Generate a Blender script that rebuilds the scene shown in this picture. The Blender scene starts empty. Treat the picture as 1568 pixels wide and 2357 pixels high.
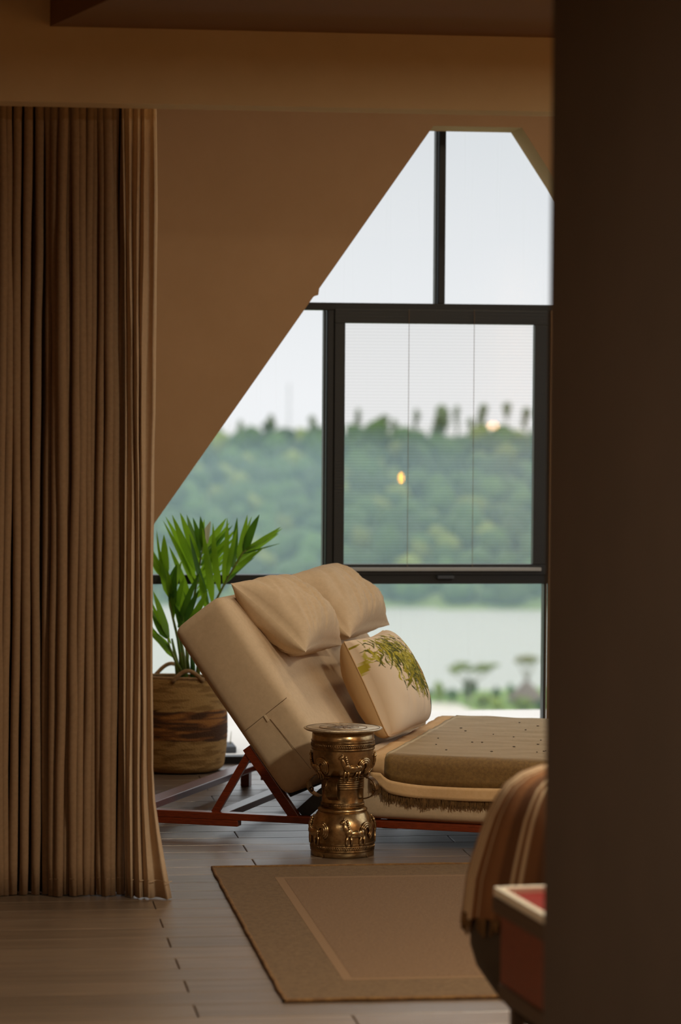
import bpy, bmesh, math, random
from math import sin, cos, pi, radians, atan, sqrt, exp
from mathutils import Vector, Matrix, noise
random.seed(7)
scene = bpy.context.scene
col = scene.collection

# ------------------------------------------------------------------ camera
W, H, F = 1568, 2357, 6876.0
CAM_H, YAW, PITCH, ROLL = 1.65, radians(7.4), atan((1178.5 - 911) / 6876), radians(.4)
fw = Vector((sin(YAW) * cos(PITCH), cos(YAW) * cos(PITCH), -sin(PITCH)))
_rt = Vector((cos(YAW), -sin(YAW), 0)); _up = _rt.cross(fw)
RT = _rt * cos(ROLL) + _up * sin(ROLL); UP = _up * cos(ROLL) - _rt * sin(ROLL)
CAM = Vector((0, 0, CAM_H))
def ray(x, y): return fw + RT * ((x - W / 2) / F) - UP * ((y - H / 2) / F)
def onz(x, y, z=0.0): r = ray(x, y); return CAM + r * ((z - CAM_H) / r.z)      # pixel on a level surface
def onY(x, y, Y): r = ray(x, y); return CAM + r * (Y / r.y)                     # pixel on a wall plane
def atd(x, y, d): return CAM + ray(x, y) * d
cd = bpy.data.cameras.new('camera'); cam = bpy.data.objects.new('camera', cd); col.objects.link(cam)
cam.matrix_world = Matrix(((RT.x, UP.x, -fw.x, 0), (RT.y, UP.y, -fw.y, 0), (RT.z, UP.z, -fw.z, CAM_H), (0, 0, 0, 1)))
cd.sensor_fit = 'VERTICAL'; cd.sensor_height = 36; cd.sensor_width = 24; cd.lens = F * 36 / H
cd.clip_start = .05; cd.clip_end = 6000
cd.dof.use_dof = True; cd.dof.focus_distance = 11.0; cd.dof.aperture_fstop = 2.8
scene.camera = cam

# ------------------------------------------------------------------ world, exposure
wd = bpy.data.worlds.new('sky'); scene.world = wd; wd.use_nodes = True
nt = wd.node_tree; nt.nodes.clear()
tc = nt.nodes.new('ShaderNodeTexCoord'); sx = nt.nodes.new('ShaderNodeSeparateXYZ'); cr = nt.nodes.new('ShaderNodeValToRGB')
bg = nt.nodes.new('ShaderNodeBackground'); wo = nt.nodes.new('ShaderNodeOutputWorld')
nt.links.new(tc.outputs['Generated'], sx.inputs[0]); nt.links.new(sx.outputs['Z'], cr.inputs[0])
cr.color_ramp.elements[0].position = 0.0; cr.color_ramp.elements[0].color = (.93, .94, .96, 1)
cr.color_ramp.elements[1].position = .12; cr.color_ramp.elements[1].color = (.69, .725, .755, 1)
e3 = cr.color_ramp.elements.new(.6); e3.color = (1.5, 1.54, 1.56, 1)
nt.links.new(cr.outputs[0], bg.inputs[0]); bg.inputs[1].default_value = 1.0
nt.links.new(bg.outputs[0], wo.inputs[0])
scene.view_settings.view_transform = 'Standard'; scene.view_settings.look = 'None'
scene.view_settings.gamma = 1; scene.view_settings.use_curve_mapping = False
scene.view_settings.exposure = 0.0
cy = scene.cycles
cy.use_denoising = True; cy.transparent_max_bounces = 24; cy.max_bounces = 10; cy.diffuse_bounces = 6
cy.glossy_bounces = 4; cy.volume_bounces = 2; cy.sample_clamp_indirect = 6; cy.caustics_reflective = False; cy.caustics_refractive = False

# ------------------------------------------------------------------ helpers
def lin(c):
    return tuple(((v / 255) / 12.92 if v / 255 <= .04045 else ((v / 255 + .055) / 1.055) ** 2.4) for v in c)
M = {}
def mat(name, rgb, rough=.6, metal=0, spec=.5, noise_amt=0, noise_scale=8, rgb2=None, bump=0, bump_scale=60, stretch=(1, 1, 1),
        emit=None, emit_s=0, attr=None, sheen=0, sheen_tint=None, trans=0, coat=0, objrand=0):
    m = bpy.data.materials.new(name); m.use_nodes = True; M[name] = m
    t = m.node_tree; b = t.nodes['Principled BSDF']; L = t.links.new
    b.inputs['Base Color'].default_value = (*lin(rgb), 1); b.inputs['Roughness'].default_value = rough
    b.inputs['Metallic'].default_value = metal; b.inputs['Specular IOR Level'].default_value = spec
    if sheen: b.inputs['Sheen Weight'].default_value = sheen
    if sheen_tint: b.inputs['Sheen Tint'].default_value = (*sheen_tint, 1); b.inputs['Sheen Roughness'].default_value = .35
    if coat: b.inputs['Coat Weight'].default_value = coat; b.inputs['Coat Roughness'].default_value = .2
    if emit: b.inputs['Emission Color'].default_value = (*emit, 1); b.inputs['Emission Strength'].default_value = emit_s
    tcn = t.nodes.new('ShaderNodeTexCoord'); mp = t.nodes.new('ShaderNodeMapping'); mp.inputs['Scale'].default_value = stretch
    L(tcn.outputs['Object'], mp.inputs[0])
    src = None
    if rgb2 is not None:
        n = t.nodes.new('ShaderNodeTexNoise'); n.inputs['Scale'].default_value = noise_scale; n.inputs['Detail'].default_value = 6
        n.inputs['Roughness'].default_value = .65
        L(mp.outputs[0], n.inputs['Vector'])
        r = t.nodes.new('ShaderNodeValToRGB'); r.color_ramp.elements[0].color = (*lin(rgb), 1); r.color_ramp.elements[1].color = (*lin(rgb2), 1)
        r.color_ramp.elements[0].position = .35; r.color_ramp.elements[1].position = .65
        L(n.outputs['Fac'], r.inputs[0]); src = r.outputs[0]
    if attr:
        a = t.nodes.new('ShaderNodeAttribute'); a.attribute_name = attr
        src = a.outputs['Color']
    if objrand and src is not None:
        oi = t.nodes.new('ShaderNodeObjectInfo'); hs = t.nodes.new('ShaderNodeHueSaturation')
        ma = t.nodes.new('ShaderNodeMapRange'); ma.inputs['To Min'].default_value = 1 - objrand; ma.inputs['To Max'].default_value = 1 + objrand
        L(oi.outputs['Random'], ma.inputs[0]); L(ma.outputs[0], hs.inputs['Value']); L(src, hs.inputs['Color']); src = hs.outputs[0]
    if src is not None: L(src, b.inputs['Base Color'])
    if bump:
        n2 = t.nodes.new('ShaderNodeTexNoise'); n2.inputs['Scale'].default_value = bump_scale; n2.inputs['Detail'].default_value = 4
        L(mp.outputs[0], n2.inputs['Vector'])
        bp = t.nodes.new('ShaderNodeBump'); bp.inputs['Strength'].default_value = bump; bp.inputs['Distance'].default_value = .01
        L(n2.outputs['Fac'], bp.inputs['Height']); L(bp.outputs[0], b.inputs['Normal'])
    return m
def link(name, me, m=None, parent=None):
    o = bpy.data.objects.new(name, me); col.objects.link(o)
    if m is not None and len(me.materials) == 0: me.materials.append(M[m] if isinstance(m, str) else m)
    if parent is not None: o.parent = parent
    return o
def from_bm(name, bm, m=None, parent=None, smooth=False, bevel=0, seg=2):
    if bevel:
        bmesh.ops.bevel(bm, geom=[e for e in bm.edges], offset=bevel, segments=seg, profile=.6, affect='EDGES', clamp_overlap=True)
    bmesh.ops.recalc_face_normals(bm, faces=bm.faces)
    me = bpy.data.meshes.new(name); bm.to_mesh(me); bm.free()
    if smooth:
        for p in me.polygons: p.use_smooth = True
    return link(name, me, m, parent)
def pydata(name, vs, fs, m=None, parent=None, smooth=True):
    me = bpy.data.meshes.new(name); me.from_pydata([tuple(v) for v in vs], [], fs); me.update()
    if smooth:
        for p in me.polygons: p.use_smooth = True
    return link(name, me, m, parent)
def tag(o, label=None, cat=None, group=None, kind=None):
    if label: o['label'] = label
    if cat: o['category'] = cat
    if group: o['group'] = group
    if kind: o['kind'] = kind
    return o
def empty(name, loc, label=None, cat=None, group=None, rz=0):
    o = bpy.data.objects.new(name, None); col.objects.link(o); o.location = loc; o.rotation_euler = (0, 0, rz); o.empty_display_size = .1
    return tag(o, label, cat, group)
def bbox(bm, x0, x1, y0, y1, z0, z1, mtx=None):
    r = bmesh.ops.create_cube(bm, size=1)['verts']
    for v in r:
        v.co = Vector((x0 + (v.co.x + .5) * (x1 - x0), y0 + (v.co.y + .5) * (y1 - y0), z0 + (v.co.z + .5) * (z1 - z0)))
        if mtx: v.co = mtx @ v.co
def box(name, x0, x1, y0, y1, z0, z1, m, parent=None, bevel=0, seg=2):
    bm = bmesh.new(); bbox(bm, x0, x1, y0, y1, z0, z1)
    return from_bm(name, bm, m, parent, bevel=bevel, seg=seg)
def prism(bm, poly, y0, y1):            # polygon in X,Z extruded along Y
    a = [bm.verts.new((x, y0, z)) for x, z in poly]; b = [bm.verts.new((x, y1, z)) for x, z in poly]
    bm.faces.new(a); bm.faces.new(b[::-1]); n = len(poly)
    for i in range(n): bm.faces.new((a[i], b[i], b[(i + 1) % n], a[(i + 1) % n]))
def bar(bm, p, q, w, h, upv=Vector((0, 0, 1))):        # square bar from p to q
    p, q = Vector(p), Vector(q); d = (q - p).normalized(); s = d.cross(upv).normalized(); t = s.cross(d)
    vs = []
    for e in (p, q):
        for i, j in ((-1, -1), (1, -1), (1, 1), (-1, 1)): vs.append(bm.verts.new(e + s * (i * w / 2) + t * (j * h / 2)))
    for f in ((3, 2, 1, 0), (4, 5, 6, 7), (0, 1, 5, 4), (1, 2, 6, 5), (2, 3, 7, 6), (3, 0, 4, 7)): bm.faces.new([vs[i] for i in f])
def tube(bm, pts, rad, n=8, cap=True):
    pts = [Vector(p) for p in pts]; rings = []
    for i, p in enumerate(pts):
        d = (pts[min(i + 1, len(pts) - 1)] - pts[max(i - 1, 0)]).normalized()
        a = d.cross(Vector((.31, .17, .93))).normalized(); b = d.cross(a)
        r = rad[i] if isinstance(rad, (list, tuple)) else rad
        rings.append([bm.verts.new(p + (a * cos(2 * pi * k / n) + b * sin(2 * pi * k / n)) * r) for k in range(n)])
    for i in range(len(rings) - 1):
        for k in range(n): bm.faces.new((rings[i][k], rings[i][(k + 1) % n], rings[i + 1][(k + 1) % n], rings[i + 1][k]))
    if cap: bm.faces.new(rings[0][::-1]); bm.faces.new(rings[-1])
def lathe(bm, prof, n=48, cap=True):
    rings = [[bm.verts.new((r * cos(2 * pi * k / n), r * sin(2 * pi * k / n), z)) for k in range(n)] for r, z in prof]
    for i in range(len(rings) - 1):
        for k in range(n): bm.faces.new((rings[i][k], rings[i][(k + 1) % n], rings[i + 1][(k + 1) % n], rings[i + 1][k]))
    if cap: bm.faces.new(rings[0][::-1]); bm.faces.new(rings[-1])
def ellipsoid(bm, c, r, sub=2, mtx=None):
    vs = bmesh.ops.create_icosphere(bm, subdivisions=sub, radius=1)['verts']
    for v in vs:
        v.co = Vector((v.co.x * r[0], v.co.y * r[1], v.co.z * r[2]))
        if mtx: v.co = mtx @ v.co
        v.co += Vector(c)

# ------------------------------------------------------------------ materials
mat('plaster_header_lit', (204, 180, 142), .9, rgb2=(198, 173, 134), noise_scale=3, bump=.05, bump_scale=220)  # same paint as plaster, lightened to make up for the header's dim light
mat('plaster', (176, 140, 101), .9, rgb2=(170, 134, 95), noise_scale=3, bump=.05, bump_scale=220)
mat('plaster_light', (190, 172, 132), .85, bump=.05, bump_scale=200)
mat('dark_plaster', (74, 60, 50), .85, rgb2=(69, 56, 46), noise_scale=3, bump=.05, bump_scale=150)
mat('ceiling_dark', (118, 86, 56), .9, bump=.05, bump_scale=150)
mat('black_metal', (15, 17, 19), .45, 0, .5)
mat('pale_grey', (170, 172, 170), .5)
mat('wood_red', (132, 52, 20), .32, 0, .5, rgb2=(92, 34, 14), noise_scale=10, stretch=(3, 30, 30), bump=.05, bump_scale=40, coat=.3)
mat('slat_shaded', (52, 58, 66), .5, rgb2=(40, 44, 50), noise_scale=8)  # wooden slats; shadow and its blue reflection put into the colour
mat('linen', (208, 184, 152), .9, rgb2=(200, 176, 144), noise_scale=60, bump=.12, bump_scale=900, sheen=.1)
mat('linen_light', (226, 204, 172), .9, rgb2=(218, 194, 160), noise_scale=60, bump=.12, bump_scale=900, sheen=.15)
mat('seam', (120, 96, 70), .9)
mat('olive', (132, 101, 52), .62, spec=.45, sheen=1, sheen_tint=(1, .84, .58), rgb2=(108, 80, 40), noise_scale=90, stretch=(1, 1, 1), bump=.25, bump_scale=500)
mat('tan_border', (216, 180, 134), .9, rgb2=(208, 170, 122), noise_scale=60, bump=.1, bump_scale=700)
mat('fringe', (92, 66, 36), .9, rgb2=(140, 104, 58), noise_scale=60)
mat('curtain', (134, 106, 78), .95, rgb2=(126, 98, 70), noise_scale=80, bump=.1, bump_scale=700)
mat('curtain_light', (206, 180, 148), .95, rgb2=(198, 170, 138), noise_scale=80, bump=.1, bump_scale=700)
mat('brass', (202, 174, 130), .27, 1, rgb2=(144, 116, 80), noise_scale=22, bump=.08, bump_scale=50)
mat('brass_dark', (160, 130, 90), .34, 1, rgb2=(92, 70, 46), noise_scale=30, bump=.1, bump_scale=90)
mat('brass_plate', (240, 230, 208), .42, 1, rgb2=(196, 178, 150), noise_scale=26, bump=.1, bump_scale=60)
mat('rug_field', (126, 98, 70), .95, rgb2=(106, 80, 56), noise_scale=120, bump=.5, bump_scale=300)
mat('rug_border', (114, 90, 62), .95, rgb2=(94, 72, 48), noise_scale=70, bump=.4, bump_scale=260)
mat('rug_line', (126, 98, 70), .95, bump=.3, bump_scale=300)
mat('rug_edge', (128, 94, 52), .95, rgb2=(96, 66, 36), noise_scale=50, bump=.3, bump_scale=200)
mat('leaf', (80, 128, 26), .4, 0, .5, rgb2=(96, 140, 30), noise_scale=9)
mat('leaf_dark', (42, 84, 20), .42, 0, .5, rgb2=(60, 104, 24), noise_scale=9)
mat('leaf_tip', (196, 200, 176), .5)
mat('stem', (86, 120, 34), .5, rgb2=(112, 116, 44), noise_scale=20)
mat('stem_red', (176, 40, 18), .5)
mat('soil', (60, 46, 34), .95, rgb2=(40, 30, 22), noise_scale=40, bump=.5)
mat('rope', (176, 140, 96), .9, rgb2=(140, 106, 66), noise_scale=60, bump=.3, bump_scale=200)
mat('terrace', (236, 230, 222), .7, rgb2=(228, 220, 212), noise_scale=2)
mat('sand', (232, 224, 212), .9, rgb2=(220, 212, 196), noise_scale=.05)
mat('grass', (110, 150, 60), .95, rgb2=(140, 160, 90), noise_scale=.08)
mat('hill_soil', (96, 126, 76), .95, rgb2=(140, 160, 90), noise_scale=.03)
mat('tree', (48, 78, 38), .9, rgb2=(86, 112, 50), noise_scale=.35, bump=0, objrand=.45)
mat('tree_ridge_hazed', (96, 112, 84), .9, rgb2=(122, 134, 100), noise_scale=.35, objrand=.2)  # lightened: haze over the far ridge is mixed into this colour
mat('tree_yellow', (106, 126, 50), .9, rgb2=(132, 140, 66), noise_scale=.35, objrand=.3)
mat('tree_dry', (150, 140, 96), .9, rgb2=(120, 122, 70), noise_scale=.3)
mat('trunk', (136, 120, 100), .9)
mat('thatch', (142, 124, 116), .95, rgb2=(116, 100, 94), noise_scale=.6)
mat('hut_wall', (178, 158, 136), .9)
mat('planter', (70, 74, 80), .7)
mat('chair_dark', (62, 50, 38), .7, bump=.1, bump_scale=120)
mat('cab_red', (120, 52, 28), .45, rgb2=(100, 42, 22), noise_scale=8, stretch=(1, 8, 8))
mat('cab_dark', (70, 52, 38), .5)
mat('tray_rim', (240, 232, 214), .18, spec=1)
mat('tray_red', (120, 14, 16), .4)
mat('throw_stripes', (150, 110, 80), .9, attr='Col', bump=.3, bump_scale=160)
mat('cushion_print', (200, 180, 150), .9, attr='Col', bump=.12, bump_scale=900)
mat('basket', (176, 138, 84), .9, attr='Col', bump=.5, bump_scale=170)
mat('bulb1', (255, 190, 80), .4, emit=(1, .38, .0), emit_s=44)
mat('bulb2', (255, 190, 90), .4, emit=(1, .50, .16), emit_s=14)
mat('fill_lamp_glass', (255, 220, 170), .4, emit=(1, .72, .42), emit_s=6)

def add_translucency(name, rgb, fac):
    t = M[name].node_tree; L = t.links.new; b = t.nodes['Principled BSDF']; o = t.nodes['Material Output']
    tl = t.nodes.new('ShaderNodeBsdfTranslucent'); tl.inputs[0].default_value = (*lin(rgb), 1)
    mx = t.nodes.new('ShaderNodeMixShader'); mx.inputs[0].default_value = fac
    L(b.outputs[0], mx.inputs[1]); L(tl.outputs[0], mx.inputs[2]); L(mx.outputs[0], o.inputs[0])
add_translucency('leaf', (150, 190, 40), .42); add_translucency('leaf_dark', (96, 140, 30), .3)
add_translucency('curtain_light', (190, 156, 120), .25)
def plank_mat(name, c1, c2, rough):
    m = mat(name, c1, rough, 0, .95)
    t = m.node_tree; b = t.nodes['Principled BSDF']; L = t.links.new
    tcn = t.nodes.new('ShaderNodeTexCoord'); oi = t.nodes.new('ShaderNodeObjectInfo')
    ad = t.nodes.new('ShaderNodeVectorMath'); ad.operation = 'ADD'
    mu = t.nodes.new('ShaderNodeMath'); mu.operation = 'MULTIPLY'; mu.inputs[1].default_value = 37
    L(oi.outputs['Random'], mu.inputs[0]); L(tcn.outputs['Object'], ad.inputs[0]); L(mu.outputs[0], ad.inputs[1])
    mp = t.nodes.new('ShaderNodeMapping'); mp.inputs['Scale'].default_value = (1.2, 26, 1); L(ad.outputs[0], mp.inputs[0])
    n = t.nodes.new('ShaderNodeTexNoise'); n.inputs['Scale'].default_value = 2.2; n.inputs['Detail'].default_value = 7; n.inputs['Roughness'].default_value = .7
    L(mp.outputs[0], n.inputs['Vector'])
    r = t.nodes.new('ShaderNodeValToRGB'); r.color_ramp.elements[0].position = .3; r.color_ramp.elements[1].position = .7
    r.color_ramp.elements[0].color = (*lin(c2), 1); r.color_ramp.elements[1].color = (*lin(c1), 1); L(n.outputs['Fac'], r.inputs[0])
    hs = t.nodes.new('ShaderNodeHueSaturation'); mr = t.nodes.new('ShaderNodeMapRange'); mr.inputs['To Min'].default_value = .8; mr.inputs['To Max'].default_value = 1.15
    L(oi.outputs['Random'], mr.inputs[0]); L(mr.outputs[0], hs.inputs['Value']); L(r.outputs[0], hs.inputs['Color']); L(hs.outputs[0], b.inputs['Base Color'])
    r2 = t.nodes.new('ShaderNodeMapRange'); r2.inputs['To Min'].default_value = rough + .13; r2.inputs['To Max'].default_value = rough - .08
    L(n.outputs['Fac'], r2.inputs[0]); L(r2.outputs[0], b.inputs['Roughness'])
    bp = t.nodes.new('ShaderNodeBump'); bp.inputs['Strength'].default_value = .55; bp.inputs['Distance'].default_value = .003
    b.inputs['Coat Weight'].default_value = .5; b.inputs['Coat Roughness'].default_value = .26; L(bp.outputs[0], b.inputs['Coat Normal'])
    L(n.outputs['Fac'], bp.inputs['Height']); L(bp.outputs[0], b.inputs['Normal'])
plank_mat('plank', (132, 111, 91), (90, 75, 61), .31)

def glass_mat(name, tint, dirt=0.0, gloss=1.45):
    m = bpy.data.materials.new(name); m.use_nodes = True; M[name] = m
    t = m.node_tree; t.nodes.clear(); L = t.links.new
    o = t.nodes.new('ShaderNodeOutputMaterial'); tr = t.nodes.new('ShaderNodeBsdfTransparent'); gl = t.nodes.new('ShaderNodeBsdfGlossy')
    tr.inputs[0].default_value = (*tint, 1); gl.inputs['Roughness'].default_value = .01
    fr = t.nodes.new('ShaderNodeFresnel'); fr.inputs[0].default_value = gloss
    mx = t.nodes.new('ShaderNodeMixShader'); L(fr.outputs[0], mx.inputs[0]); L(tr.outputs[0], mx.inputs[1]); L(gl.outputs[0], mx.inputs[2])
    last = mx
    if dirt:      # faint run marks and dust on the pane
        tcn = t.nodes.new('ShaderNodeTexCoord'); mp = t.nodes.new('ShaderNodeMapping'); mp.inputs['Scale'].default_value = (22, 1, .6)
        n = t.nodes.new('ShaderNodeTexNoise'); n.inputs['Scale'].default_value = 1.5; n.inputs['Detail'].default_value = 3
        r = t.nodes.new('ShaderNodeMapRange'); r.inputs['From Min'].default_value = .58; r.inputs['From Max'].default_value = .8; r.inputs['To Max'].default_value = dirt * 3; r.inputs['To Min'].default_value = dirt * .4
        L(tcn.outputs['Object'], mp.inputs[0]); L(mp.outputs[0], n.inputs['Vector']); L(n.outputs['Fac'], r.inputs[0])
        df = t.nodes.new('ShaderNodeBsdfTranslucent'); df.inputs[0].default_value = (.85, .87, .88, 1)
        m2 = t.nodes.new('ShaderNodeMixShader'); L(r.outputs[0], m2.inputs[0]); L(mx.outputs[0], m2.inputs[1]); L(df.outputs[0], m2.inputs[2]); last = m2
    L(last.outputs[0], o.inputs[0])
glass_mat('glass', (.98, .99, .99), .022)
glass_mat('glass_sash', (.955, .95, .93), .015, 1.6)
def screen_mat():
    m = bpy.data.materials.new('screen'); m.use_nodes = True; M['screen'] = m
    t = m.node_tree; t.nodes.clear(); L = t.links.new
    o = t.nodes.new('ShaderNodeOutputMaterial'); tr = t.nodes.new('ShaderNodeBsdfTransparent'); df = t.nodes.new('ShaderNodeBsdfDiffuse')
    df.inputs[0].default_value = (.24, .24, .21, 1)
    tcn = t.nodes.new('ShaderNodeTexCoord'); sp = t.nodes.new('ShaderNodeSeparateXYZ'); L(tcn.outputs['Object'], sp.inputs[0])
    mu = t.nodes.new('ShaderNodeMath'); mu.operation = 'MULTIPLY'; mu.inputs[1].default_value = 2 * pi / .014; L(sp.outputs['Z'], mu.inputs[0])
    si = t.nodes.new('ShaderNodeMath'); si.operation = 'SINE'; L(mu.outputs[0], si.inputs[0])
    r = t.nodes.new('ShaderNodeMapRange'); r.inputs['From Min'].default_value = -1; r.inputs['To Min'].default_value = .03; r.inputs['To Max'].default_value = .10; L(si.outputs[0], r.inputs[0])
    mx = t.nodes.new('ShaderNodeMixShader'); L(r.outputs[0], mx.inputs[0]); L(tr.outputs[0], mx.inputs[1]); L(df.outputs[0], mx.inputs[2]); L(mx.outputs[0], o.inputs[0])
screen_mat()
def water_mat():
    m = mat('water', (186, 188, 180), .45, 0, .25)  # pale base colour stands in for the reflected bright sky
    t = m.node_tree; b = t.nodes['Principled BSDF']; L = t.links.new
    n = t.nodes.new('ShaderNodeTexNoise'); n.inputs['Scale'].default_value = .5; n.inputs['Detail'].default_value = 5
    tcn = t.nodes.new('ShaderNodeTexCoord'); L(tcn.outputs['Object'], n.inputs['Vector'])
    bp = t.nodes.new('ShaderNodeBump'); bp.inputs['Strength'].default_value = .25; bp.inputs['Distance'].default_value = .3
    L(n.outputs['Fac'], bp.inputs['Height']); L(bp.outputs[0], b.inputs['Normal'])
water_mat()

# ------------------------------------------------------------------ room shell
XL, XR, YF, YB, ZC = -1.2, 3.7, -.6, 13.0, 3.3
floor = box('floor', XL, XR, YF, 13.34, -.12, -.012, 'plank'); tag(floor, 'dark brown plank floor with a satin sheen', kind='structure')
PW, PL = .168, 1.2
def plank_mesh(l):
    bm = bmesh.new(); bbox(bm, 0, l - .003, 0, PW - .0035, -.02, 0)
    bmesh.ops.bevel(bm, geom=[e for e in bm.edges if all(v.co.z > -.001 for v in e.verts)], offset=.0022, segments=1, affect='EDGES')
    me = bpy.data.meshes.new('plank'); bm.to_mesh(me); bm.free(); me.materials.append(M['plank']); return me
pm = {}
def plank(x0, x1, y):
    l = round(x1 - x0, 3)
    if l < .05: return
    if l not in pm: pm[l] = plank_mesh(l)
    o = link('plank', pm[l], None, floor); o.location = (x0, y, 0)
row = 0; y = 13.30 - PW * 60
y0p = 11.124 - PW / 2 - PW * 24        # rows fall on the plank joints read from the picture
for i in range(37):
    yy = y0p + i * PW
    if yy + PW > 13.34: break
    off = 1.06 if i % 2 == 0 else .65
    xs = [XL] + sorted(x for x in (off + k * PL for k in range(-3, 4)) if XL + .05 < x < XR - .05) + [XR]
    for a, b in zip(xs, xs[1:]): plank(a, b, yy)
# fill where no plank is laid, level with their tops
o = box('subfloor', XL, XR, YF, y0p, -.012, 0, 'plank', floor)
yend = y0p + i * PW
if yend < 13.34: box('subfloor', XL, XR, yend, 13.34, -.012, -.001, 'plank', floor)

bm = bmesh.new()
prism(bm, [(XL, 0), (.55, 0), (.55, 1.06), (XL, 1.06)], YB, 13.26)
prism(bm, [(XL, 1.06), (.851, 1.06), (2.0875, 2.836), (2.0875, ZC), (XL, ZC)], YB, 13.26)
prism(bm, [(2.0875, 2.836), (2.482, 2.836), (2.482, ZC), (2.0875, ZC)], YB, 13.26)
prism(bm, [(2.482, 2.836), (2.98, 2.09), (XR, 2.09), (XR, ZC), (2.482, ZC)], YB, 13.26)
prism(bm, [(2.98, 0), (XR, 0), (XR, 2.09), (2.98, 2.09)], YB, 13.26)
prism(bm, [(2.672, 0), (2.98, 0), (2.98, 2.04), (2.672, 2.04)], 13.235, 13.26)
prism(bm, [(1.578, 2.117), (1.588, 2.117), (1.584, 2.09), (1.566, 2.084), (1.545, 2.066), (1.53, 2.066)], YB + .002, YB + .05)
tag(from_bm('wall_back', bm, 'plaster'), 'brown gable wall with a sloping edge beside the tall window', kind='structure')
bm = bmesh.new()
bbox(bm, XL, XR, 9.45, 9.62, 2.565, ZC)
tag(from_bm('wall_header', bm, 'plaster_header_lit'), 'brown header beam across the room above the curtain', kind='structure')
box('ceiling', XL - .1, XR + .1, YF - .1, 13.26, ZC, ZC + .1, 'plaster')['kind'] = 'structure'
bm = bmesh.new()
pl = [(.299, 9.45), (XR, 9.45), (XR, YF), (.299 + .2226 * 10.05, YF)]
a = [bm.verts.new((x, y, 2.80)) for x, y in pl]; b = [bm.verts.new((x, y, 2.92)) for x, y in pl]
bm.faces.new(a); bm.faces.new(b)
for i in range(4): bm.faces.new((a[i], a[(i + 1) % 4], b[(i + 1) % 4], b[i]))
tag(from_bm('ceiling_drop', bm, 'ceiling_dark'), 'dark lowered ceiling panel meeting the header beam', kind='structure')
box('wall_left', XL - .1, XL, YF - .1, 13.26, 0, ZC, 'plaster')['kind'] = 'structure'
box('wall_front', XL, XR, YF - .1, YF, 0, ZC, 'plaster')['kind'] = 'structure'
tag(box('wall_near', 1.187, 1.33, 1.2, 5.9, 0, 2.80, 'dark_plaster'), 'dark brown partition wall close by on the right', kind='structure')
# right wall with a wide side window (outside the picture, lights the bed)
bm = bmesh.new()
WY0, WY1, WZ0, WZ1 = 9.6, 12.4, .35, 2.55
bbox(bm, XR, XR + .15, YF - .1, WY0, 0, ZC); bbox(bm, XR, XR + .15, WY1, 13.26, 0, ZC)
bbox(bm, XR, XR + .15, WY0, WY1, 0, WZ0); bbox(bm, XR, XR + .15, WY0, WY1, WZ1, ZC)
from_bm('wall_right', bm, 'plaster')['kind'] = 'structure'
w2 = empty('window_2', (XR + .07, (WY0 + WY1) / 2, WZ0)); w2['kind'] = 'structure'
def wpart(name, par, x0, x1, y0, y1, z0, z1, m, bevel=0):
    o = box(name, x0, x1, y0, y1, z0, z1, m, par, bevel=bevel); o.matrix_parent_inverse = Matrix.Translation(-Vector(par.location)); return o
for k in range(4):
    yy = WY0 + (WY1 - WY0) * k / 3
    wpart('frame_bar', w2, XR + .04, XR + .1, yy - .03, yy + .03, WZ0, WZ1, 'black_metal')
wpart('frame_bar', w2, XR + .04, XR + .1, WY0, WY1, WZ0, WZ0 + .05, 'black_metal')
wpart('frame_bar', w2, XR + .04, XR + .1, WY0, WY1, WZ1 - .05, WZ1, 'black_metal')

# main window --------------------------------------------------------
w1 = empty('window_1', (1.6, 13.3, 0)); tag(w1, 'tall black framed gable window looking over the lake', kind='structure')
Y0, Y1 = 13.265, 13.335
def fb(x0, x1, z0, z1, y0=Y0, y1=Y1, name='frame_bar', m='black_metal', bv=.003): return wpart(name, w1, x0, x1, y0, y1, z0, z1, m, bv)
fb(.50, 2.70, .0, .034); fb(.50, 2.70, .806, .848); fb(.9, 3.1, 2.032, 2.066)
fb(.50, .545, .034, .806); fb(.50, .545, .848, 1.2)
fb(2.159, 2.189, 2.066, 2.86); fb(2.145, 2.153, 2.066, 2.86, Y0 + .01, Y1); pass
fb(1.659, 1.690, .848, 2.032); fb(1.644, 1.653, .848, 2.032, Y0 + .01, Y1); pass
fb(2.655, 2.664, .034, .806); fb(2.664, 2.669, .034, .806, Y0 - .004, Y1, 'highlight_strip', 'pale_grey', 0)  # pale strip painted in for the highlight along the right jamb
fb(2.664, 2.70, .848, 2.032)
def pane(x0, x1, z0, z1, m='glass', y=13.31): return fb(x0, x1, z0, z1, y, y + .0001, 'pane', m, 0)
def pane_plane(x0, x1, z0, z1, m='glass', yy=13.31):
    o = pydata('pane', [(x0, yy, z0), (x1, yy, z0), (x1, yy, z1), (x0, yy, z1)], [(0, 1, 2, 3)], m, w1, False)
    o.matrix_parent_inverse = Matrix.Translation(-Vector(w1.location)); return o
pane_plane(.545, 2.655, .034, .806); pane_plane(.545, 1.665, .848, 2.032)
pane_plane(1.2, 2.170, 2.066, 2.9); pane_plane(2.189, 3.1, 2.066, 2.9)
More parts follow.
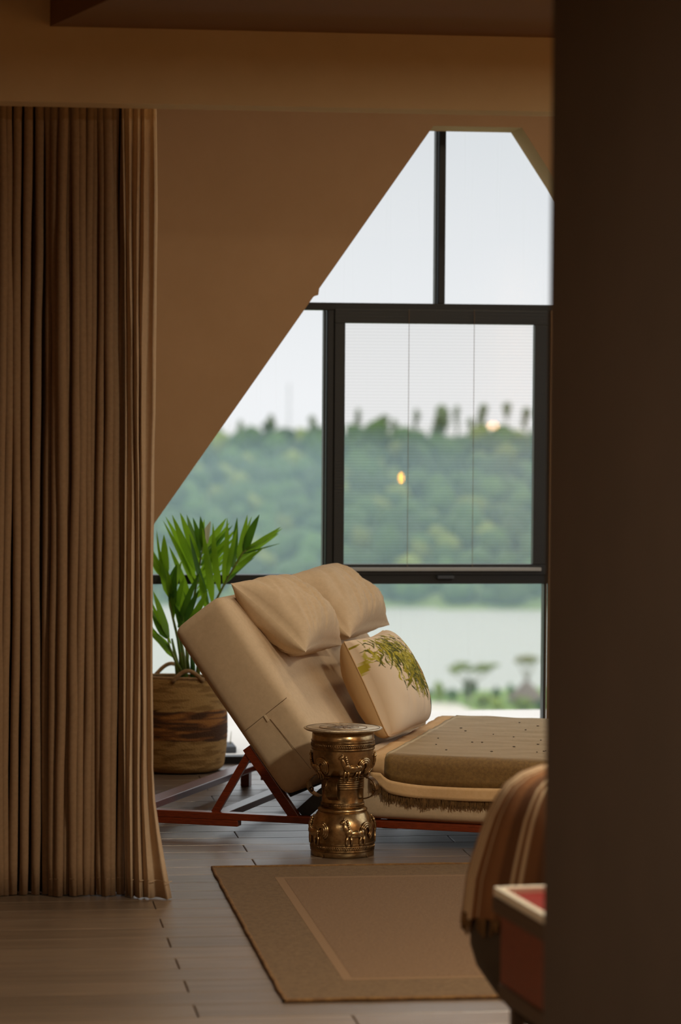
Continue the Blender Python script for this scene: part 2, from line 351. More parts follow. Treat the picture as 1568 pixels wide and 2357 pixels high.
# opening sash with its pleated insect screen
s = box('sash_frame', 1.690, 2.664, 13.255, 13.305, .848, .895, 'black_metal', w1)
s.matrix_parent_inverse = Matrix.Translation(-Vector(w1.location))
for q in ((1.690, 1.738, .895, 1.975), (2.600, 2.664, .895, 1.975), (1.690, 2.664, 1.975, 2.04)):
    wpart('sash_frame', w1, q[0], q[1], 13.255, 13.305, q[2], q[3], 'black_metal', .003)
pane_plane(1.738, 2.600, .895, 1.975, 'glass_sash', 13.30)
vs, fs = [], []; npl = 168
for k in range(npl + 1):
    z = .872 + (2.045 - .872) * k / npl; yy = 13.240 + (.006 if k % 2 else 0)
    vs += [(1.692, yy, z), (2.662, yy, z)]
    if k: fs.append((2 * k - 2, 2 * k - 1, 2 * k + 1, 2 * k))
sc_ = pydata('insect_screen', vs, fs, 'screen', w1, False); sc_.matrix_parent_inverse = Matrix.Translation(-Vector(w1.location))
wpart('screen_bar', w1, 1.72, 2.635, 13.228, 13.25, .866, .882, 'pale_grey', .003)
wpart('latch_handle', w1, 2.160, 2.236, 13.225, 13.262, .832, .846, 'planter', .004)
for px in (940, 1090):
    p = onY(px, 1000, 13.236); bm = bmesh.new(); tube(bm, [(p.x, 13.236, .88), (p.x, 13.236, 2.04)], .0011, 6)
    o = from_bm('screen_cord', bm, 'seam', w1); o.matrix_parent_inverse = Matrix.Translation(-Vector(w1.location))

# ------------------------------------------------------------------ outdoors
tag(box('terrace', -6, 14, 13.345, 15.85, -.3, -.04, 'terrace'), 'pale concrete terrace outside the window', kind='structure')
LZ = -58.0
vs = [(-900, 300, LZ), (1500, 300, LZ), (1500, 1400, LZ), (-900, 1400, LZ)]
tag(pydata('lake', vs, [(0, 1, 2, 3)], 'water', None, False), 'calm grey lake under a hazy sky', kind='structure')
def grid(name, x0, x1, y0, y1, nx, ny, zf, m):
    vs = [(x0 + (x1 - x0) * i / nx, y0 + (y1 - y0) * j / ny, 0) for j in range(ny + 1) for i in range(nx + 1)]
    vs = [(x, y, zf(x, y)) for x, y, _ in vs]
    fs = [(j * (nx + 1) + i, j * (nx + 1) + i + 1, (j + 1) * (nx + 1) + i + 1, (j + 1) * (nx + 1) + i) for j in range(ny) for i in range(nx)]
    return pydata(name, vs, fs, m)
def shore_y(x): return 838 - .05 * x + 8 * sin(x / 40)
def hill_z(x, y):
    t = (y - shore_y(x)) / 215
    h = LZ - .5 + 41.5 * (max(0, min(1, t)) ** .85) + (4 * noise.noise(Vector((x / 45, y / 45, 0))) if t > .1 else 0)
    return h
tag(grid('far_hill', -600, 1100, 820, 1250, 70, 40, hill_z, 'hill_soil'), 'long wooded hill beyond the lake', kind='structure')
def land_z(x, y):
    t = max(0, min(1, (y - 30) / 470))
    return -14 - 42.6 * t ** .8 - max(0, (y - 588 - 8 * sin(x / 17))) * .2
tag(grid('near_shore', -400, 900, 20, 640, 60, 60, land_z, 'grass'), 'green shore sloping down to the lake', kind='structure')
# tree crowns
def crown_mesh(name, seed, sub, sx, sz, m, lump=.35):
    bm = bmesh.new(); vs = bmesh.ops.create_icosphere(bm, subdivisions=sub, radius=1)['verts']
    for v in vs:
        d = v.co.normalized(); k = 1 + lump * noise.noise(d * 1.9 + Vector((seed, seed * 2, 0))) + lump * .5 * noise.noise(d * 4.5 + Vector((seed, 0, 9)))
        v.co = Vector((d.x * sx * k, d.y * sx * k, (d.z * k + .75) * sz))
    tb = bmesh.new(); me = bpy.data.meshes.new(name)
    tube(bm, [(0, 0, -1.5), (0, 0, sz * .4)], [.35, .25], 6)
    bm.to_mesh(me); bm.free(); tb.free()
    for p in me.polygons: p.use_smooth = True
    me.materials.append(M[m]); return me
crowns = [crown_mesh('tree_crown', i * 3.1 + 1, 2, 4.6 + .5 * (i % 3), 3.4 + .7 * (i % 4), 'tree', .4) for i in range(6)]
crowns_y = [crown_mesh('tree_crown', i * 2.3 + 50, 2, 4.2, 3.4 + .5 * i, 'tree_yellow', .4) for i in range(3)]
rnd = random.Random(11)
kinds = ['rounded dark green tree on the wooded hill beyond the lake', 'rounded yellow green tree on the wooded hill beyond the lake']
cnt = 0
stuff_v, stuff_f = [], []
def place_tree(x, y, individual):
    global cnt
    yel = rnd.random() < .22
    me = rnd.choice(crowns_y if yel else crowns); s = rnd.uniform(.72, 1.08); rz = rnd.uniform(0, 6.28)
    z = hill_z(x, y)
    if individual:
        o = link('hill_tree', me); o.location = (x, y, z); o.scale = (s, s, s * rnd.uniform(.85, 1.2)); o.rotation_euler = (0, 0, rz)
        tag(o, kinds[1 if yel else 0], 'tree', 'trees on the hill beyond the lake'); cnt += 1
    else:
        b0 = len(stuff_v); c, sn = cos(rz), sin(rz)
        for v in me.vertices: stuff_v.append((x + s * (v.co.x * c - v.co.y * sn), y + s * (v.co.x * sn + v.co.y * c), z + s * v.co.z))
        for p in me.polygons: stuff_f.append(tuple(b0 + i for i in p.vertices))
rows = 21
for j in range(rows):
    yb = 6 + j * 11.0 if j < rows - 1 else 213
    for i in range(-14, 30):
        x = 140 + i * 9.6 + rnd.uniform(-3, 3) + (4.8 if j % 2 else 0); yy = shore_y(x) + yb + rnd.uniform(-3, 3)
        v = Vector((x, yy, hill_z(x, yy) + 4)) - CAM; px = W / 2 + F * v.dot(RT) / v.dot(fw)
        inview = 355 < px < 1262
        place_tree(x, yy, inview and cnt < 292)
tag(pydata('distant_forest', stuff_v, stuff_f, 'tree', None), 'dense forest covering the hill beside the view', 'forest', kind='stuff')
# lone trees and palms standing out on the ridge
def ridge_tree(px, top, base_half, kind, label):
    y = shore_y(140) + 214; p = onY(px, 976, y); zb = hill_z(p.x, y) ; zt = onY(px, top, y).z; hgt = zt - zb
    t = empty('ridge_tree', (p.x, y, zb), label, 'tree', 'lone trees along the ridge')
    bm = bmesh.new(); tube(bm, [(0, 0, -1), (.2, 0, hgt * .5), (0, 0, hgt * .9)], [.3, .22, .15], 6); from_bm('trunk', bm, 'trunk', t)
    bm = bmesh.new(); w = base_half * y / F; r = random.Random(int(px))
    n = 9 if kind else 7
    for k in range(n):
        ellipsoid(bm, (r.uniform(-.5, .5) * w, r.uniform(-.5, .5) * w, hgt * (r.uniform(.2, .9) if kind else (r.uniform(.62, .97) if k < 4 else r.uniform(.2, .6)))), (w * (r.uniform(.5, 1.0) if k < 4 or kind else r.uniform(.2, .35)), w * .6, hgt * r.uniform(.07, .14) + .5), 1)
    from_bm('crown', bm, 'tree_ridge_hazed', t, True)
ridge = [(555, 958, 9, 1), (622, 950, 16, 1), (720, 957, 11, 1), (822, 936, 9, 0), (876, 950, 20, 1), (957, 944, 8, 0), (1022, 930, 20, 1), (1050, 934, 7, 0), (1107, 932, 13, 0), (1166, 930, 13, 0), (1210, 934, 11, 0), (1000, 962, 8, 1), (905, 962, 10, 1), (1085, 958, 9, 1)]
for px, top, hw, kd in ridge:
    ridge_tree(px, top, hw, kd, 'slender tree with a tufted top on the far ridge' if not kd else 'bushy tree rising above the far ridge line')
p = onY(665, 968, 1050); mz = onY(665, 885, 1050).z
mst = empty('radio_mast', (p.x, 1050, p.z - 4), 'thin pale mast standing on the far ridge', 'mast')
bm = bmesh.new()
for k in range(3): tube(bm, [(cos(k * 2.1) * .45, sin(k * 2.1) * .45, 0), (cos(k * 2.1) * .12, sin(k * 2.1) * .12, mz - p.z + 4)], .07, 5)
from_bm('lattice', bm, 'pale_grey', mst)
bm = bmesh.new(); tube(bm, [(0, 0, mz - p.z + 2), (0, 0, mz - p.z + 5)], .05, 5); from_bm('aerial', bm, 'pale_grey', mst)
# near shore: sandy ground, hut, trees, bushes
def shore_point(px, py): # point of the near land seen at a pixel
    r = ray(px, py); t = 100.
    while t < 700:
        q = CAM + r * t
        if q.z <= land_z(q.x, q.y): return q
        t += 1.
    return q
def blob(name, px, ptop, pbase, hw, m, label, cat='bush', group='bushes on the near shore', lump=.35, seed=1):
    b = shore_point(px, pbase); d = (b - CAM).dot(fw); hgt = 1.3 * (pbase - ptop) * d / F; w = 1.25 * hw * d / F
    bm = bmesh.new(); rr = random.Random(seed)
    for k in range(5):
        vs0 = len(bm.verts)
        ellipsoid(bm, (rr.uniform(-.45, .45) * w, rr.uniform(-.45, .45) * w, hgt * rr.uniform(.35, .7)), (w * rr.uniform(.45, .7), w * .6, hgt * rr.uniform(.25, .42)), 2)
    for v in bm.verts: v.co += v.co.normalized() * (.25 * w * noise.noise(v.co * (2.2 / w)))
    tube(bm, [(0, 0, -.5), (0, 0, hgt * .5)], .12, 6)
    o = from_bm(name, bm, m, None, True); o.location = b; return tag(o, label, cat, group)
bushes = [(948, 1585, 1612, 10, 'tree'), (980, 1592, 1618, 14, 'tree'), (1007, 1578, 1617, 12, 'tree_yellow'), (1040, 1592, 1620, 16, 'tree'), (1081, 1574, 1620, 15, 'tree'),
          (1145, 1583, 1618, 12, 'tree'), (1178, 1578, 1606, 9, 'tree'), (1143, 1612, 1637, 17, 'tree_yellow'), (1210, 1612, 1634, 20, 'tree_yellow'), (1110, 1605, 1630, 18, 'tree_yellow'), (1244, 1615, 1638, 14, 'tree'), (1120, 1600, 1618, 10, 'tree')]
bush_labels = ['small dark shore bush standing farthest from the thatched hut', 'low dark green bush at the edge of the sandy clearing', 'upright yellow green shrub between two dark shore bushes',
               'wide dark green bush between the yellow shrub and the umbrella tree', 'tall dark green bush at the foot of the umbrella tree', 'tall dark bush between umbrella tree and thatched hut',
               'small dark bush just beside the thatched roof', 'broad yellow green shrub on the lawn before the shore bushes', 'broad yellow green shrub in front of the thatched hut',
               'wide yellow green shrub beside the foot of the umbrella tree', 'small dark bush beside the yellow shrub before the hut', 'small dark bush squeezed between wide yellow shrub and tall bush']
for k, (px, tp, bs, hw, m) in enumerate(bushes):
    blob('shore_bush', px, tp, bs, hw, m, bush_labels[k], seed=k + 3)
def umbrella_tree(px, base, top, hw, label, dry):
    b = shore_point(px, base); d = (b - CAM).dot(fw); hgt = (base - top) * d / F; w = hw * d / F
    t = empty('umbrella_tree', b, label, 'tree')
    bm = bmesh.new(); rr = random.Random(px)
    tube(bm, [(0, 0, -.5), (.1, 0, hgt * .45)], [.25, .16], 6)
    for k in range(7):
        a = k * .9; e = Vector((cos(a) * w * .75, sin(a) * w * .75, hgt * .86)); tube(bm, [(.1, 0, hgt * .44), e * .5 + Vector((0, 0, hgt * .25)), e], [.1, .07, .03], 5)
    from_bm('trunk', bm, 'trunk', t)
    bm = bmesh.new()
    for k in range(16):
        ellipsoid(bm, (rr.uniform(-.8, .8) * w, rr.uniform(-.6, .6) * w, hgt * rr.uniform(.84, .97)), (w * rr.uniform(.16, .34), w * .22, hgt * rr.uniform(.03, .07)), 1)
    from_bm('crown', bm, 'tree_dry' if dry else 'tree_yellow', t, True)
umbrella_tree(1080, 1622, 1528, 76, 'flat topped umbrella tree with sparse pale crown by the lake', False)
umbrella_tree(1212, 1620, 1508, 30, 'tall thin tree with a pale crown behind the hut', True)
b = shore_point(1212, 1622); d = (b - CAM).dot(fw); sc = d / F
hut = empty('thatched_hut', b, 'round hut with a conical thatched roof by the lake', 'hut')
bm = bmesh.new(); lathe(bm, [(34 * sc, -1), (34 * sc, 18 * sc)], 20); from_bm('wall', bm, 'hut_wall', hut)
bm = bmesh.new(); lathe(bm, [(48 * sc, 12 * sc), (47 * sc, 14 * sc), (24 * sc, 36 * sc), (6 * sc, 54 * sc), (1 * sc, 60 * sc)], 20); from_bm('roof', bm, 'thatch', hut, True)
# pale ground in front of the shrubs
pts = [shore_point(*q) for q in ((900, 1652), (900, 1622), (985, 1619), (1055, 1622), (1092, 1642), (1300, 1644), (1300, 1652))]
o = pydata('sandy_clearing', [q + Vector((0, 0, .25)) for q in pts] + [q + Vector((0, 0, -2)) for q in pts], [tuple(range(7))] + [(i, i + 7, (i + 1) % 7 + 7, (i + 1) % 7) for i in range(7)], 'sand', None, False)
tag(o, 'pale sandy clearing below the shrubs on the shore', kind='structure')
# planter on the terrace
p = onY(512, 1735, 14.1); hz = onY(512, 1713, 14.1).z
pt = empty('terrace_planter', (p.x - .02, 14.1, -.04), 'low dark grey planter box on the terrace', 'planter')
bm = bmesh.new(); bbox(bm, -.11, .078, -.1, .1, 0, hz + .04); from_bm('box', bm, 'planter', pt, bevel=.006)
for k in range(7):
    bm = bmesh.new(); x = -.09 + k * .024; tube(bm, [(x, 0, hz), (x + .01, .02, hz + .1 + .03 * (k % 3))], [.004, .001], 5)
    from_bm('flower_stem', bm, 'tree_dry', pt)

# haze hanging over the lake and the hill
bm = bmesh.new(); bbox(bm, -700, 1200, 400, 1090, LZ - 3, -8)
me = bpy.data.meshes.new('lake_haze'); bm.to_mesh(me); bm.free()
hm = bpy.data.materials.new('haze'); hm.use_nodes = True; t = hm.node_tree; t.nodes.clear()
vo = t.nodes.new('ShaderNodeVolumeScatter'); vo.inputs['Color'].default_value = (.62, .84, 1, 1); vo.inputs['Density'].default_value = .0008; vo.inputs['Anisotropy'].default_value = .6
oo = t.nodes.new('ShaderNodeOutputMaterial'); t.links.new(vo.outputs[0], oo.inputs['Volume'])
me.materials.append(hm); hz_o = link('lake_haze', me); tag(hz_o, 'thin bluish haze hanging over the lake and hill', 'haze', kind='stuff')

# ------------------------------------------------------------------ curtains
def curtain(name, x0, x1, ybase, amp, folds, seed, m, label, shear=0, flare=None, ztop=2.75, zbot=.001, lead=None, parts_n=26):
    r = random.Random(seed)
    n = folds * 12; nz = parts_n
    ph = [0]
    for k in range(folds): ph.append(ph[-1] + r.uniform(.45, 1.6))
    tot = ph[-1]; amps = [r.uniform(.55, 1.2) for _ in range(folds + 1)]
    prof = []
    for i in range(n + 1):
        k = i / 12; fi = min(int(k), folds - 1); fr = k - fi
        s = (ph[fi] + (ph[fi + 1] - ph[fi]) * fr) / tot
        a = amps[fi] * (1 - fr) + amps[fi + 1] * fr
        prof.append((s + .012 * sin(2 * pi * fr * 2), amp * a * sin(2 * pi * fr) + amp * .25 * sin(5.3 * s + seed)))
    vs, fs = [], []
    for j in range(nz + 1):
        z = zbot + (ztop - zbot) * (j / nz); f = 1 - j / nz
        for i, (s, yo) in enumerate(prof):
            x = x0 + (x1 - x0) * s + shear * (1 - s) * f + .004 * sin(z * 3 + i * .11 + seed) + .0035 * noise.noise(Vector((i * .3, z * 4, seed)))
            yy = ybase + yo * (.8 + .2 * f) + .006 * noise.noise(Vector((i * .2, z * 2.5, seed + 4)))
            zz = z
            if flare: 
                g = max(0, (.42 - z) / .42) ** 1.6; x += flare * s ** 2 * g; yy -= .07 * g * s
            if j == 0: zz += .004 * abs(sin(i * .35))
            vs.append((x, yy, zz))
    for j in range(nz):
        for i in range(n): fs.append((j * (n + 1) + i, j * (n + 1) + i + 1, (j + 1) * (n + 1) + i + 1, (j + 1) * (n + 1) + i))
    e = empty(name, ((x0 + x1) / 2, ybase, 0), label, 'curtain'); inv = Matrix.Translation(-Vector(e.location))
    o = pydata('cloth', vs, fs, m, e); o.matrix_parent_inverse = inv
    so = o.modifiers.new('thick', 'SOLIDIFY'); so.thickness = .003
    # stitched hem along the foot
    bm = bmesh.new(); hv = [bm.verts.new(Vector(vs[i]) + Vector((0, -.003, .055))) for i in range(n + 1)]; hv2 = [bm.verts.new(Vector(vs[i]) + Vector((0, -.003, .0575))) for i in range(n + 1)]
    for i in range(n): bm.faces.new((hv[i], hv[i + 1], hv2[i + 1], hv2[i]))
    h = from_bm('hem', bm, m, e); h.matrix_parent_inverse = inv
    return e
curtain('curtain', -.75, .585, 9.86, .078, 54, 5, 'curtain', 'dark brown pleated floor length curtain gathered beneath the header beam', shear=-.03)
curtain('curtain', .548, .655, 9.765, .018, 4, 9, 'curtain_light', 'lighter beige curtain edge flaring out at the floor by the window', flare=.055, shear=.018)

# ------------------------------------------------------------------ daybed
BA = radians(24); BU = Vector((cos(BA), -sin(BA), 0)); BV = Vector((sin(BA), cos(BA), 0))
BO = Vector((.7615, 11.136, 0)); BM = Matrix(((BU.x, BV.x, 0, BO.x), (BU.y, BV.y, 0, BO.y), (0, 0, 1, 0), (0, 0, 0, 1)))
def bw(u, v, z): return BM @ Vector((u, v, z))
ZT = .095
bed = empty('daybed_frame', BO, 'low red brown wooden daybed frame with raised backrest', 'daybed', rz=-BA)
def bb(name, u0, u1, v0, v1, z0, z1, m='wood_red', bv=.003): return box(name, u0, u1, v0, v1, z0, z1, m, bed, bevel=bv)
U0, U1, VW = -.155, 1.98, 1.42
bb('side_rail', U0, U1, .0, .05, .069, ZT); bb('side_rail', U0, U1, VW, VW + .05, .069, ZT)
bb('end_beam', U0, U0 + .075, .05, VW, .069, ZT); bb('end_beam', U1 - .075, U1, .05, VW, .069, ZT)
bb('foot_block', U0, .318, .0, .045, .046, .069); bb('foot_block', -.06, .3, VW + .005, VW + .045, .03, .069)
bb('cross_beam', .19, .245, .05, VW, .06, .085); bb('cross_beam', .86, .92, .05, VW, .06, .085); bb('cross_beam', 1.4, 1.46, .05, VW, .06, .085)
for uu, vv in ((-.15, .003), (-.15, VW + .008), (1.93, .003), (1.93, VW + .008)):
    bb('leg', uu, uu + .038, vv, vv + .038, 0, .07)
def bbar(name, p, q, w, h, m='wood_red'):
    bm = bmesh.new(); bar(bm, p, q, w, h, Vector((0, 1, 0))); return from_bm(name, bm, m, bed, bevel=.002)
D = Vector((-.597, 0, .802)); N = Vector((.802, 0, .597))
P0 = Vector((.494, 0, .172))
for vv in (.035, VW + .01):
    bbar('prop_strut', (.217, vv, .09), (.357, vv, .325), .028, .022)
    # rail of the tilting back platform, under the back mattress
    bbar('back_rail', P0 - D * .10 - N * .020 + Vector((0, vv, 0)), P0 + D * .225 - N * .020 + Vector((0, vv, 0)), .036, .03)
bbar('back_slat', P0 - D * .085 + N * .01 + Vector((0, .05, 0)), P0 - D * .085 + N * .01 + Vector((0, VW, 0)), .05, .05, 'slat_shaded')
for k in range(6):
    q = P0 + D * (.02 + .12 * k) - N * .0065; bm = bmesh.new(); bar(bm, q + Vector((0, .09, 0)), q + Vector((0, VW - .03, 0)), .07, .008, N); from_bm('back_slat', bm, 'slat_shaded', bed)
for k in range(7):
    bb('seat_slat', .74 + k * .17, .84 + k * .17, .05, VW, .0852, .094, 'slat_shaded')
# two side plates at the foot of the back platform
bbar('hinge_plate', (.545, .07, .095), (.70, .07, .235), .05, .02, 'slat_shaded'); bbar('hinge_plate', (.62, .07, .09), (.76, .07, .20), .04, .02, 'slat_shaded')

def soft_box(name, lx, ly, lz, r, m, nx=14, ny=18, nz=6, puff=.012, wob=.004, seed=0):
    """rounded upholstered block, local: x thickness dir etc."""
    bm = bmesh.new(); bmesh.ops.create_cube(bm, size=1)
    for v in bm.verts: v.co = Vector((v.co.x * lx, v.co.y * ly, v.co.z * lz))
    bmesh.ops.bevel(bm, geom=list(bm.edges), offset=r, segments=4, profile=.5, affect='EDGES')
    for f in range(3): 
        long = [e for e in bm.edges if e.calc_length() > .1]
        if long: bmesh.ops.subdivide_edges(bm, edges=long, cuts=3, use_grid_fill=True)
    for v in bm.verts:
        c = v.co; fx, fy, fz = 1 - (2 * c.x / lx) ** 2, 1 - (2 * c.y / ly) ** 2, 1 - (2 * c.z / lz) ** 2
        nrm = Vector((c.x / lx, c.y / ly, c.z / lz)); k = max(range(3), key=lambda i: abs(nrm[i]))
        amt = puff * max(0, [fy * fz, fx * fz, fx * fy][k]) ** .5 + wob * noise.noise(c * 4 + Vector((seed, 0, 0)))
        d = Vector((0, 0, 0)); d[k] = 1 if nrm[k] > 0 else -1; v.co += d * amt
    return from_bm(name, bm, m, None, True)
# seat mattress
SM = soft_box('seat_mattress', 1.24, 1.40, .228, .03, 'linen', seed=2)
SM.matrix_world = BM @ Matrix.Translation((.72 + .62, .006 + .70, .098 + .114))
tag(SM, 'thick beige linen seat mattress lying flat on the daybed', 'mattress')
TH, LN = .236, .752
e = empty('back_mattress', BO, 'thick beige linen mattress propped up as a backrest', 'mattress', rz=-BA)
bk = soft_box('cover', LN, 1.40, TH, .036, 'linen', seed=5)
bk.parent = e
cc = P0 + D * (LN / 2 - .01) + N * (TH / 2 - .002)
bk.matrix_local = Matrix(((D.x, 0, N.x, cc.x), (0, 1, 0, .70 + .004), (D.z, 0, N.z, cc.z), (0, 0, 0, 1)))
def bloc(px, py, v):   # pixel on the plane v = const of the bed, in bed coordinates
    r = ray(px, py); p0 = BO + BV * v; t = BV.dot(p0 - CAM) / BV.dot(r); return BM.inverted() @ (CAM + r * t)
for pa, pb_ in (((562, 1684), (660, 1606)), ((622, 1655), (716, 1770))):
    bm = bmesh.new(); A, B = bloc(*pa, -.010), bloc(*pb_, -.010)
    tube(bm, [A, (A + B) / 2, B], .0012, 5); from_bm('seam', bm, 'seam', e)
bm = bmesh.new(); A, B = bloc(609, 1646, -.012), bloc(618, 1660, -.012); bar(bm, A, B, .008, .003, Vector((0, 1, 0))); from_bm('zip_pull', bm, 'linen_light', e)

# pillows
def pillow_grid(n, hx, hy, th, seed, wr=.006, sag=0, pinch=.10, wrinkle_dir=0, pw=.42, rc=0, folds=0):
    top, bot = [], []
    for j in range(n + 1):
        for i in range(n + 1):
            a, b = -1 + 2 * i / n, -1 + 2 * j / n
            ea, eb = 1 - pinch * (1 - b * b) * (1 if True else 0), 1 - pinch * (1 - a * a)
            x, y = hx * a * (1 - pinch * (1 - b * b) * abs(a) ** 3), hy * b * (1 - pinch * (1 - a * a) * abs(b) ** 3)
            if rc: x *= 1 - rc * max(0, a) ** 4 * b ** 4; y *= 1 - rc * max(0, a) ** 4 * b ** 4
            base = max(0, (1 - a * a) * (1 - b * b)) ** pw
            edge = max(0, (1 - a ** 4) * (1 - b ** 4))
            w = wr * edge * (noise.noise(Vector((x * (22 if wrinkle_dir else 7), y * (7 if wrinkle_dir else 22), seed))) + .6 * noise.noise(Vector((x * 14, y * 14, seed + 8))))
            if folds:
                q = noise.noise(Vector((x * 5 + .6 * sin(y * 9), y * 26 + x * 9, seed + 3))); w += folds * edge * (.35 + .65 * (b + 1) / 2) * (.5 - abs(q)) * (1.1 + a * .5)
            top.append(Vector((x, y, th * base + w))); bot.append(Vector((x, y, -th * base * .92 - w)))
    vs = top + bot; fs = []; m = (n + 1) ** 2
    for j in range(n):
        for i in range(n):
            q = (j * (n + 1) + i, j * (n + 1) + i + 1, (j + 1) * (n + 1) + i + 1, (j + 1) * (n + 1) + i)
            fs.append(q); fs.append(tuple(m + k for k in reversed(q)))
    for i in range(n):
        for q in ((i, i + 1), ): fs.append((q[1], q[0], m + q[0], m + q[1])); k = n * (n + 1); fs.append((k + q[0], k + q[1], m + k + q[1], m + k + q[0]))
        k0, k1 = i * (n + 1), (i + 1) * (n + 1); fs.append((k0, k1, m + k1, m + k0)); fs.append((k1 + n, k0 + n, m + k0 + n, m + k1 + n))
    return vs, fs
def frame_mtx(c, ax, ay):
    ax = Vector(ax).normalized(); ay = Vector(ay); ay = (ay - ax * ay.dot(ax)).normalized(); az = ax.cross(ay)
    return Matrix(((ax.x, ay.x, az.x, c[0]), (ax.y, ay.y, az.y, c[1]), (ax.z, ay.z, az.z, c[2]), (0, 0, 0, 1)))
def pillow(name, corners, th, seed, label, lift, wd=0, bend=0):
    """corners in bed coordinates: upper near, lower near, lower far"""
    A, B, C_ = [Vector(c) for c in corners]; ax = B - A; ay = C_ - B
    c = (A + C_) / 2; m = frame_mtx(c, ax, ay); az = Vector((m[0][2], m[1][2], m[2][2]))
    vs, fs = pillow_grid(64, ax.length / 2 * 1.06, ay.length / 2 * 1.06, th, seed, wr=.010, wrinkle_dir=wd, pinch=.14, pw=.5, folds=.05)
    hx = ax.length / 2
    if bend: vs = [v + Vector((0, 0, -bend * (v.x / hx) ** 2)) for v in vs]
    o = pydata(name, vs, fs, 'linen'); o.matrix_world = BM @ Matrix.Translation(az * lift) @ m
    return tag(o, label, 'pillow', 'plain pillows on the daybed back')
pillow('pillow', (bloc(525, 1359, .10), bloc(688, 1508, .10), bloc(772, 1497, .60)), .118, 3, 'plain beige pillow lying on the backrest side away from the window', .03)
pillow('pillow', (bloc(645, 1348, .66), bloc(796, 1478, .66), bloc(878, 1447, 1.18)), .118, 8, 'plain beige pillow lying on the backrest side next to the window', .03)

# printed cushion ----------------------------------------------------
A, B, C_ = bloc(774, 1478, .36), bloc(876, 1706, .36), bloc(968, 1684, .84)
n = 150
ax, ay = B - A, C_ - B
hx, hy = ax.length / 2 * 1.0, ay.length / 2 * 1.0
vs, fs = pillow_grid(n, hx, hy, .125, 21, wr=.007, pinch=.07, pw=.33, rc=.09, folds=.006)
m = frame_mtx((A + C_) / 2, ax, ay); az = Vector((m[0][2], m[1][2], m[2][2]))
e = empty('print_cushion', BO, 'cushion printed with yellow green leaves leaning on the backrest', 'cushion', rz=-BA)
me = bpy.data.meshes.new('cover'); me.from_pydata([tuple(v) for v in vs], [], fs); me.update()
for p in me.polygons: p.use_smooth = True
ca = me.color_attributes.new('Col', 'FLOAT_COLOR', 'POINT')
N1 = n + 1
beige, cream = lin((186, 152, 108)), lin((226, 204, 176))
colr = [[cream for i in range(N1)] for j in range(N1)]      # [j along width][i down the face]
def stroke(p, q, w, c, bow=0):
    (x0, y0), (x1, y1) = p, q; L_ = sqrt((x1 - x0) ** 2 + (y1 - y0) ** 2); steps = max(4, int(L_ * n * 1.6))
    nx_, ny_ = -(y1 - y0) / (L_ + 1e-6), (x1 - x0) / (L_ + 1e-6)
    for s in range(steps + 1):
        t = s / steps; ww = w * sin(pi * min(.98, t * .9 + .08)); k = bow * sin(pi * t)
        cx, cy_ = (x0 + (x1 - x0) * t + nx_ * k) * n, (y0 + (y1 - y0) * t + ny_ * k) * n; R_ = ww * n
        for jj in range(int(cy_ - R_ - 1), int(cy_ + R_ + 2)):
            for ii in range(int(cx - R_ - 1), int(cx + R_ + 2)):
                if 0 <= ii < N1 and 0 <= jj < N1 and (ii - cx) ** 2 + (jj - cy_) ** 2 <= max(R_, .6) ** 2: colr[jj][ii] = c
rr = random.Random(4)
greens = [lin(c) for c in ((150, 136, 22), (120, 114, 20), (172, 158, 40), (92, 92, 22), (186, 176, 80), (70, 74, 24))]
# (i runs from top to bottom, j from near edge to far edge)
stroke((.24, .80), (.84, .82), .075, lin((176, 132, 84))); stroke((.32, .70), (.56, .74), .045, lin((58, 56, 56)))
stroke((.52, .78), (.80, .84), .016, lin((70, 50, 40))); stroke((.74, .80), (.99, .84), .03, lin((74, 80, 84))); stroke((.62, .88), (.9, .93), .008, lin((80, 60, 46)))
for k in range(9): stroke((rr.uniform(.45, .7), rr.uniform(.86, .98)),) if False else stroke((rr.uniform(.45, .68), rr.uniform(.80, .92)), (rr.uniform(.5, .72), rr.uniform(.80, .92)), .010, lin((84, 60, 44)))
for k in range(720):
    t = rr.random(); ci, cj = .08 + .52 * t, .28 + .34 * t
    a_, b_ = rr.gauss(0, .09), rr.gauss(0, .17 * (1 - .5 * t))
    i0, j0 = ci + a_ * .6, min(.95, cj + b_); an = rr.uniform(-.4, 1.6); l = rr.uniform(.05, .14)
    stroke((i0, j0), (i0 + l * cos(an), j0 + l * sin(an) * .7), rr.uniform(.005, .012), rr.choice(greens), rr.uniform(-.03, .03))
for p_, q_, w_ in (((.42, .46), (.62, .26), .022), ((.50, .62), (.80, .66), .022), ((.46, .52), (.55, .28), .012), ((.22, .30), (.40, .14), .012), ((.16, .24), (.34, .20), .010), ((.56, .74), (.84, .82), .012), ((.12, .30), (.26, .34), .012), ((.6, .7), (.92, .84), .008)):
    stroke(p_, q_, w_, rr.choice(greens[:4]), .03)
mm = N1 * N1
for j in range(N1):
    for i in range(N1):
        c = colr[j][i]
        ca.data[j * N1 + i].color = (*c, 1); ca.data[mm + j * N1 + i].color = (*beige, 1)
o = link('cover', me, 'cushion_print', e); o.matrix_local = Matrix.Translation(az * .03) @ m
bm = bmesh.new()
ring = [Vector((hx * a, hy * b, 0)) for a, b in [(-1 + 2 * k / 30, -1) for k in range(31)] + [(1, -1 + 2 * k / 30) for k in range(1, 31)] + [(1 - 2 * k / 30, 1) for k in range(1, 31)] + [(-1, 1 - 2 * k / 30) for k in range(1, 31)]]
pin = []
for q in ring:
    a, b = q.x / hx, q.y / hy; kk = 1 - .09 * max(0, a) ** 4 * b ** 4; pin.append(Vector((kk * q.x * (1 - .07 * (1 - b * b) * abs(a) ** 3), kk * q.y * (1 - .07 * (1 - a * a) * abs(b) ** 3), 0)))
